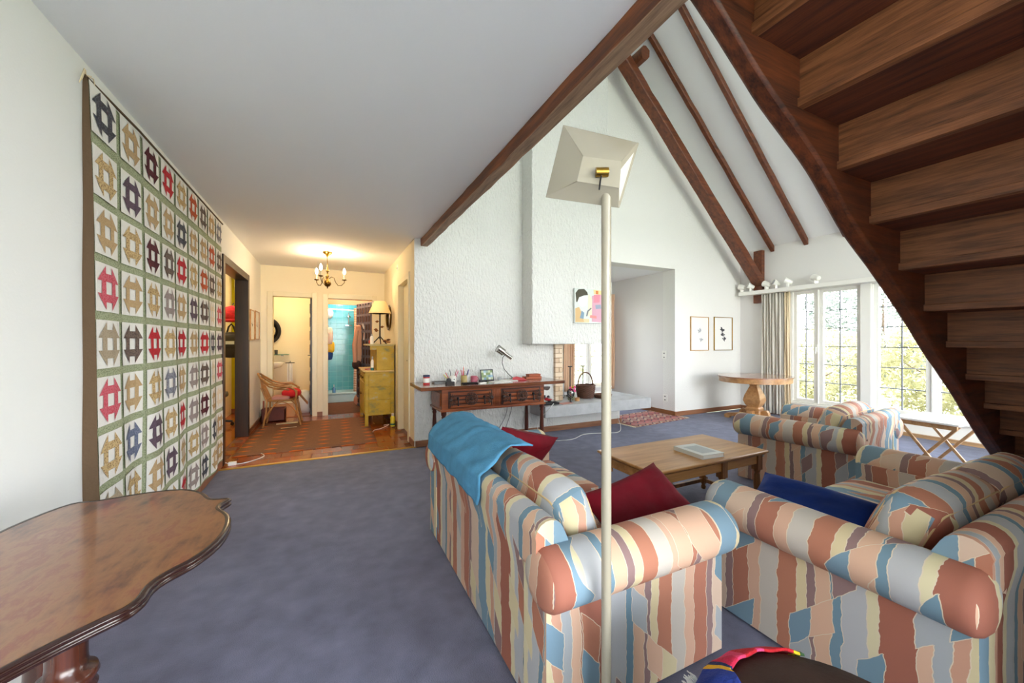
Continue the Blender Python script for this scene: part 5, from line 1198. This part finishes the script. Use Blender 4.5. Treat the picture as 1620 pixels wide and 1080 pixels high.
LP = thing('table_lamp', 'wrought iron table lamp with cream shade on the yellow cupboard', 'lamp', (.72, 6.12, DTZ))
obj('lamp_shade', MB().lathe([(.165, .465), (.085, .65), (.083, .65), (.162, .465)], n=28), 'shade', LP)
obj('stem', MB().cyl((0, 0, .08), (0, 0, .47), .011, .010, 10), 'iron', LP)
for k in range(3): a = 2*PI*k/3+.5; obj('leg', MB().tube([(0, 0, .12), (.05*math.cos(a), .05*math.sin(a), .07), (.12*math.cos(a), .12*math.sin(a), 0)], .008, 8), 'iron', LP)
for k, (dx, z) in enumerate([(-.06, .22), (-.04, .34), (.03, .26), (-.05, .2)]):
    c = Vector((dx, -.02, z)); obj('metal_leaf', MB().add([c+Vector((-.035, 0, 0)), c+Vector((0, .01, .022)), c+Vector((.03, 0, .006)), c+Vector((0, .01, -.018))], [(0, 1, 2, 3)]), plain('copper_leaf_%s' % 'abcd'[k], '#8a5a34', .4, .6), LP)
l = bpy.data.lights.new('lamp_bulb', 'POINT'); l.energy = 1.2; l.color = (1, .7, .4); lo = bpy.data.objects.new('lamp_bulb', l); COL.objects.link(lo); lo.location = (.72, 6.12, DTZ+.55)
item('spray_bottle', 'small white bottle with grey cap beside the lamp foot', 'bottle', .60, 6.08, [('body', MB().lathe([(.026, 0), (.028, .10), (.014, .125)], n=16), 'white'), ('cap', MB().lathe([(.012, .125), (.010, .15), (.003, .155)], n=12), 'papergrey')], z=DTZ)
item('orange_candle', 'round orange-red candle at the front of the cupboard shelf', 'candle', .60, 6.22, [('wax', MB().sph((0, 0, .035), .036, 14), 'orange'), ('wick', MB().cyl((0, 0, .07), (0, 0, .08), .002), 'black')], z=DTZ)
item('dried_garland', 'bundle of dried brown leaves piled behind the lamp foot', 'garland', .82, 6.12, [('dried_leaf', MB().sph((.03*math.cos(k*1.9), .04*math.sin(k*1.3), .03+.012*(k % 4)), .022, 6, sc=(1.3, 1, .7)), 'wicker' if k % 2 else plain('dried_leaf_%s' % 'abcdefgh'[k], '#a87848', .7)) for k in range(8)], z=DTZ)
item('pump_bottle', 'slim white bottle with teal base on the cupboard worktop', 'bottle', .60, 6.02, [('body', MB().lathe([(.022, .04), (.023, .13), (.012, .16)], n=14), 'white'), ('teal_base', MB().lathe([(.023, 0), (.023, .04)], n=14), 'tealp'), ('nozzle', MB().lathe([(.010, .16), (.012, .19), (.003, .21)], n=10), 'papergrey')], z=.822)
item('pink_soap_dish', 'small pink dish behind the slim bottle', 'dish', .575, 6.10, [('dish', MB().box(-.03, .03, -.05, .05, 0, .03), 'pinkfabric', .008)], z=.822)
item('bottle_top', 'small red bottle top on the cupboard worktop', 'bottle top', .53, 6.2, [('lid', MB().lathe([(.02, 0), (.02, .014)], n=12), 'red')], z=.822)
item('floor_bottle', 'yellow bottle with white cap on the tiles beside the cupboard', 'bottle', .87, 5.86, [('body', MB().lathe([(.034, 0), (.036, .13), (.02, .15)], n=16), 'yellowp'), ('cap', MB().lathe([(.018, .15), (.018, .19)], n=12), 'white'), ('label_band', MB().lathe([(.0365, .02), (.0368, .045)], n=16), 'greenp')], z=0)
MI = thing('round_wall_mirror', 'dark-framed round mirror on the hall wall behind the lamp', 'mirror', (XR, 6.58, 1.64))
obj('frame', MB().tube([(-.012, .235*math.cos(2*PI*i/32), .19*math.sin(2*PI*i/32)) for i in range(32)], .018, 8, closed=True), 'bronze', MI)
obj('glass', MB().lathe([(.001, -.008), (.22, -.008), (.22, -.002), (.001, -.002)], (0, 0, 0), 32, ax='x'), 'mirror', MI)
for pts, lb in [([(.75, 5.93, .01), (.82, 5.9, .02), (.70, 5.75, .008), (.60, 5.7, .004), (.56, 5.55, .012)], 'pale cord trailing out from under the yellow cupboard'), ([(-.955+.03, 4.72, .03), (-.86, 4.70, .012), (-.78, 4.72, .006), (-.68, 4.80, .006), (-.62, 4.92, .006), (-.66, 5.02, .012)], 'white cord running from the quilt corner to the hall rug')]:
    P = []
    for a in range(len(pts)-1):
        for t in (0, .33, .66):
            p0, p1, p2, p3 = [Vector(pts[max(0, min(len(pts)-1, a+k))]) for k in (-1, 0, 1, 2)]; P.append(.5*((2*p1)+(-p0+p2)*t+(2*p0-5*p1+4*p2-p3)*t*t+(-p0+3*p1-3*p2+p3)*t**3))
    P.append(Vector(pts[-1])); tag(obj('extension_lead', MB().tube(P, .0045, 6), 'cord'), lb, 'cord')
item('plug_adapter', 'white plug adapter lying below the quilt corner', 'plug', XL+.09, 4.71, [('plug', MB().box(-.035, .035, -.02, .02, 0, .035), 'white', .006)], z=0)
# rattan chair (faces +x)
RC = thing('rattan_armchair', 'honey rattan armchair with curved back beside the washroom door', 'armchair', (-.60, 6.72, 0), 0)
def tb(nm, pts, r=.012, par=RC, mat='rattan'): return obj(nm, MB().tube(pts, r, 8), mat, par)
for sy in (-1, 1):
    tb('leg', [(-.24, .20*sy, 0), (-.20, .20*sy, .2), (-.19, .20*sy, .38), (-.26, .17*sy, .58)], .013)
    tb('leg', [(.24, .19*sy, 0), (.20, .19*sy, .2), (.17, .2*sy, .38), (.15, .21*sy, .42)], .015)
    tb('arch_brace', [(-.21+.42*i/10, .20*sy, .12+.24*math.sin(PI*i/10)**.7) for i in range(11)], .008)
    tb('arm_support', [(.16, .21*sy, .37), (.19, .22*sy, .46), (.16, .24*sy, .55), (.08, .245*sy, .58), (-.1, .24*sy, .56)], .010)
bk = [(.18, -.235, .40), (.19, -.25, .52), (.10, -.26, .585), (-.05, -.26, .60), (-.17, -.245, .64), (-.27, -.18, .72), (-.31, -.08, .77), (-.32, 0, .775), (-.31, .08, .77), (-.27, .18, .72), (-.17, .245, .64), (-.05, .26, .60), (.10, .26, .585), (.19, .25, .52), (.18, .235, .40)]
tb('arm_rail', bk, .014); tb('arm_rail', [(a*.93, b*.93, c-.045) for a, b, c in bk[2:-2]], .010)
mb = MB(); mb.tube([(.18*math.cos(a) if False else .20*math.copysign(abs(math.cos(a))**.6, math.cos(a))-.01, .2*math.copysign(abs(math.sin(a))**.6, math.sin(a)), .385) for a in [2*PI*i/24 for i in range(24)]], .014, 8, closed=True)
for i in range(16): y = -.18+i*.024; mb.tube([(-.19, y, .385), (.18, y, .385)], .006, 5)
obj('seat', mb, 'rattan', RC)
mb = MB()
for i in range(7):
    t = (i-3)/3; mb.tube([(-.20, .16*t, .39), (-.26, .16*t, .55), (-.30+.04*abs(t)**2, .18*t, .74-.06*t*t)], .006, 6)
mb.tube([(-.255, -.16, .53), (-.26, 0, .54), (-.255, .16, .53)], .007, 6); obj('back_spindles', mb, 'rattan', RC)
item('folded_sweater', 'red knitted sweater heaped on the rattan chair seat', 'clothing', -.50, 6.70, [('sweater', softbox(-.10, .12, -.12, .12, 0, .10, .02, 5), 'redknit')], z=.42)
item('pink_cloth', 'pale pink cloth lying at the back of the rattan chair seat', 'cloth', -.63, 6.68, [('cloth', softbox(-.10, .12, -.15, .12, 0, .05, .01, 5), 'pinkfabric')], z=.39)
mb = MB(); mb.grid(lambda u, v: Vector((.02+u*.16 if u < .45 else .092+(u-.45)*.19, -.10+v*.24, .01+.01*math.sin(v*9) if u < .45 else .01+.01*math.sin(v*9)-(u-.45)*.26)), 14, 10); T = item('striped_cloth', 'brown striped cloth hanging over the front of the rattan chair', 'cloth', -.47, 6.68, [('cloth', mb, 'stripecloth')], z=.425)
item('wooden_crate', 'reddish wooden crate on the floor behind the rattan chair', 'crate', -.76, 7.08, [('crate', MB().box(-.16, .16, -.10, .10, 0, .015).box(-.16, .16, -.10, -.09, 0, .2).box(-.16, .16, .09, .10, 0, .2).box(-.16, -.15, -.1, .1, 0, .2).box(.15, .16, -.1, .1, 0, .2), plain('crate_red', '#6b2a18', .6, var=.2)), ('handle_post', MB().box(-.15, -.13, -.01, .01, .2, .32), 'redbrown')], z=0)
item('paper_sheet', 'sheet of paper lying under the rattan chair', 'paper', -.55, 6.70, [('sheet', MB().box(-.14, .14, -.05, .05, 0, .004), 'sheer')], z=.012, rz_=.1)
item('paper_strip', 'thin curled paper strip on the hall rug near the rattan chair', 'paper', -.50, 6.35, [('strip', MB().box(-.10, .10, -.012, .012, 0, .003), 'sheer')], z=.012, rz_=.15)
# washroom things
WM = thing('washroom_mirror', 'black-framed round mirror on the washroom wall', 'mirror', (-1.10, 8.985, 1.46))
obj('frame', MB().tube([(.23*math.cos(2*PI*i/32), -.01, .25*math.sin(2*PI*i/32)) for i in range(32)], .03, 8, closed=True), 'iron', WM); obj('glass', MB().lathe([(.001, -.006), (.22, -.006), (.22, 0), (.001, 0)], (0, 0, 0), 32, ax='y'), 'mirror', WM)
SK = thing('wash_basin', 'white ceramic wash basin on the washroom wall', 'basin', (-.98, 8.72, .72)); obj('bowl', MB().lathe([(.05, 0), (.16, .03), (.22, .12), (.21, .13), (.15, .05), (.001, .03)], n=24), 'porcelain', SK); obj('tap', MB().tube([(0, .16, .13), (0, .16, .22), (0, .06, .23), (0, .05, .2)], .010, 8), 'chrome', SK)
obj('waste_pipe', MB().cyl((0, 0, -.3), (0, 0, 0), .02), 'chrome', SK)
item('glass_shelf', 'green-edged glass shelf above the basin', 'shelf', -.82, 8.92, [('shelf_pane', MB().box(-.16, .12, -.06, .06, 0, .012), 'greenp'), ('bracket', MB().box(-.02, .02, .02, .07, -.03, 0), 'chrome')], z=.98)
item('toothbrush_cup', 'small dark cup on the shelf over the basin', 'cup', -.92, 8.9, [('cup', MB().lathe([(.025, 0), (.03, .09), (.026, .09), (.02, .01), (.001, .01)], n=12), 'darkgrey')], z=.992)
T = thing('hand_towel', 'cream hand towel hanging from a bar by the basin', 'towel', (-.68, 8.9, .45)); mb = MB(); mb.grid(lambda u, v: Vector((-.05+u*.10, .02*math.sin(u*12)-.02, v*.36)), 10, 6); obj('cloth', mb, 'whitefabric', T); obj('rail', MB().cyl((-.08, 0, .37), (.08, 0, .37), .008).cyl((.0, 0, .37), (.0, .08, .40), .006), 'iron', T)
item('laundry_bundle', 'white laundry bundle on the washroom floor', 'laundry', -.36, 7.75, [('cloth', softbox(-.14, .10, -.15, .15, 0, .34, .04, 6), 'whitefabric')], z=0)
# bathroom things
T = thing('hand_shower', 'chrome shower head on the teal tiles', 'shower', (.43, 9.44, 1.62)); obj('rail', MB().cyl((0, 0, .0), (0, 0, .28), .008), 'chrome', T); obj('head', MB().lathe([(.02, 0), (.05, -.03), (.05, -.045)], (0, -.08, .22), 16), 'chrome', T); obj('soap_tray', MB().box(-.07, .07, -.06, 0, -.02, 0), 'mirror', T, bevel=.004)
tag(obj('shower_rail', MB().cyl((-.05, 8.74, 1.93), (.56, 8.74, 1.90), .012), 'white'), 'white shower curtain rail across the teal shower', 'rail')
curtain('shower_curtain', 'checked shower curtain pulled to the right of the shower', lambda a, d, z: (a, 8.70+d, z), .50, .66, .12, 1.95, 3, .02, 'checkcurtain')
item('shampoo_bottle', 'blue bottle standing on the shower tray', 'bottle', .12, 8.72, [('body', MB().lathe([(.03, 0), (.032, .12), (.012, .15)], n=14), plain('blue_bottle', '#4a7fb0', .2)), ('pump', MB().lathe([(.008, .15), (.008, .2)], n=8), 'white')], z=.16)
T = thing('water_heater', 'small round white heater on the shower wall', 'heater', (.03, 9.30, 1.86)); obj('body', MB().sph((0, 0, 0), .09, 16, sc=(1, .8, 1.3)), 'white', T); obj('mount', MB().cyl((0, .06, 0), (0, .18, 0), .03), 'white', T)
T = thing('hanging_towels', 'white, yellow and blue towels hanging at the left of the bathroom', 'towels', (.02, 8.3, .9))
for k, (z0_, z1_, mt, w_) in enumerate(((.30, .62, 'whitefabric', .07), (.14, .34, 'yellowp', .10), (0, .22, 'bluefabric', .07), (.36, .62, 'darkfabric', .03))): obj('towel', softbox(-.06, w_, -.05+.02*k, .05+.02*k, z0_, z1_, .01, 4), mt, T)
obj('hook', MB().cyl((-.07, 0, .62), (.0, 0, .66), .008), 'brass', T)
T = thing('hanging_jacket', 'pale pink jacket with dark hem hanging by the lattice door', 'clothing', (.53, 7.86, .74))
obj('body', softbox(-.06, .08, -.10, .10, .08, .80, .02, 6), 'jacket', T); obj('sleeve', MB().tube([(-.03, -.10, .72), (-.07, -.12, .45), (-.06, -.12, .12)], .04, 10, rr=[.035, .045, .04]), 'jacket', T); obj('dark_hem', softbox(-.10, .04, -.15, .06, .0, .14, .01, 5), 'darkfabric', T); obj('hook', MB().cyl((.0, 0, .8), (.02, 0, .86), .006), 'brass', T)
item('bath_laundry', 'pale bundle of clothes on the bathroom floor', 'laundry', .60, 8.05, [('cloth', softbox(-.10, .10, -.12, .12, 0, .22, .04, 6), 'jacket')], z=0)
T = thing('door_sash', 'white cloth sash hooked on the lattice door', 'cloth', (.62, 7.66, 1.28)); mb = MB(); mb.tube([(-.03, -.0, .30), (-.0, -.02, .22), (.02, -.02, .20), (.0, -.02, .0)], .02, 8); obj('sash', mb, 'whitefabric', T)
# cloakroom things
T = thing('red_hat', 'red knitted hat on a hook in the yellow cloakroom', 'hat', (-1.24, 6.72, 1.55)); obj('crown', MB().lathe([(.09, 0), (.11, .04), (.11, .12), (.08, .19), (.001, .22)], n=20), 'redknit', T); obj('brim', MB().tube([(.10*math.cos(2*PI*i/20), .10*math.sin(2*PI*i/20), 0) for i in range(20)], .02, 8, closed=True), 'redknit', T); obj('hook', MB().cyl((0, 0, .2), (-.0, .1, .26), .006), 'iron', T)
T = thing('canvas_bag', 'brown canvas shoulder bag with white logo below the red hat', 'bag', (-1.24, 6.68, 1.04))
obj('body', softbox(-.13, .13, -.05, .05, 0, .32, .02, 6), 'bagfabric', T); obj('flap', softbox(-.125, .125, -.075, -.04, .12, .30, .008, 5), 'bagfabric', T); obj('logo_patch', MB().box(-.07, .05, -.088, -.082, .17, .215), 'whitefabric', T); obj('strap', MB().tube([(-.06, 0, .3), (-.03, 0, .42), (0, 0, .46), (.03, 0, .42), (.06, 0, .3)], .012, 8), 'bagfabric', T); obj('strap_end', MB().box(.06, .09, -.01, .01, -.22, 0), 'bagfabric', T)
T = thing('office_chair', 'black five-star base of an office chair in the cloakroom', 'chair', (-1.55, 6.9, 0))
for k in range(5): a = 2*PI*k/5+.2; obj('base_arm', MB().tube([(0, 0, .10), (.15*math.cos(a), .15*math.sin(a), .085), (.28*math.cos(a), .28*math.sin(a), .06)], .018, 8), 'black', T); obj('castor', MB().lathe([(.025, -.02), (.025, .02)], (.28*math.cos(a), .28*math.sin(a), .026), 12, ax='y'), 'black', T)
obj('column', MB().cyl((0, 0, .08), (0, 0, .42), .025), 'black', T); obj('seat', softbox(-.2, .2, -.2, .2, .42, .50, .02, 5), 'darkgrey', T)
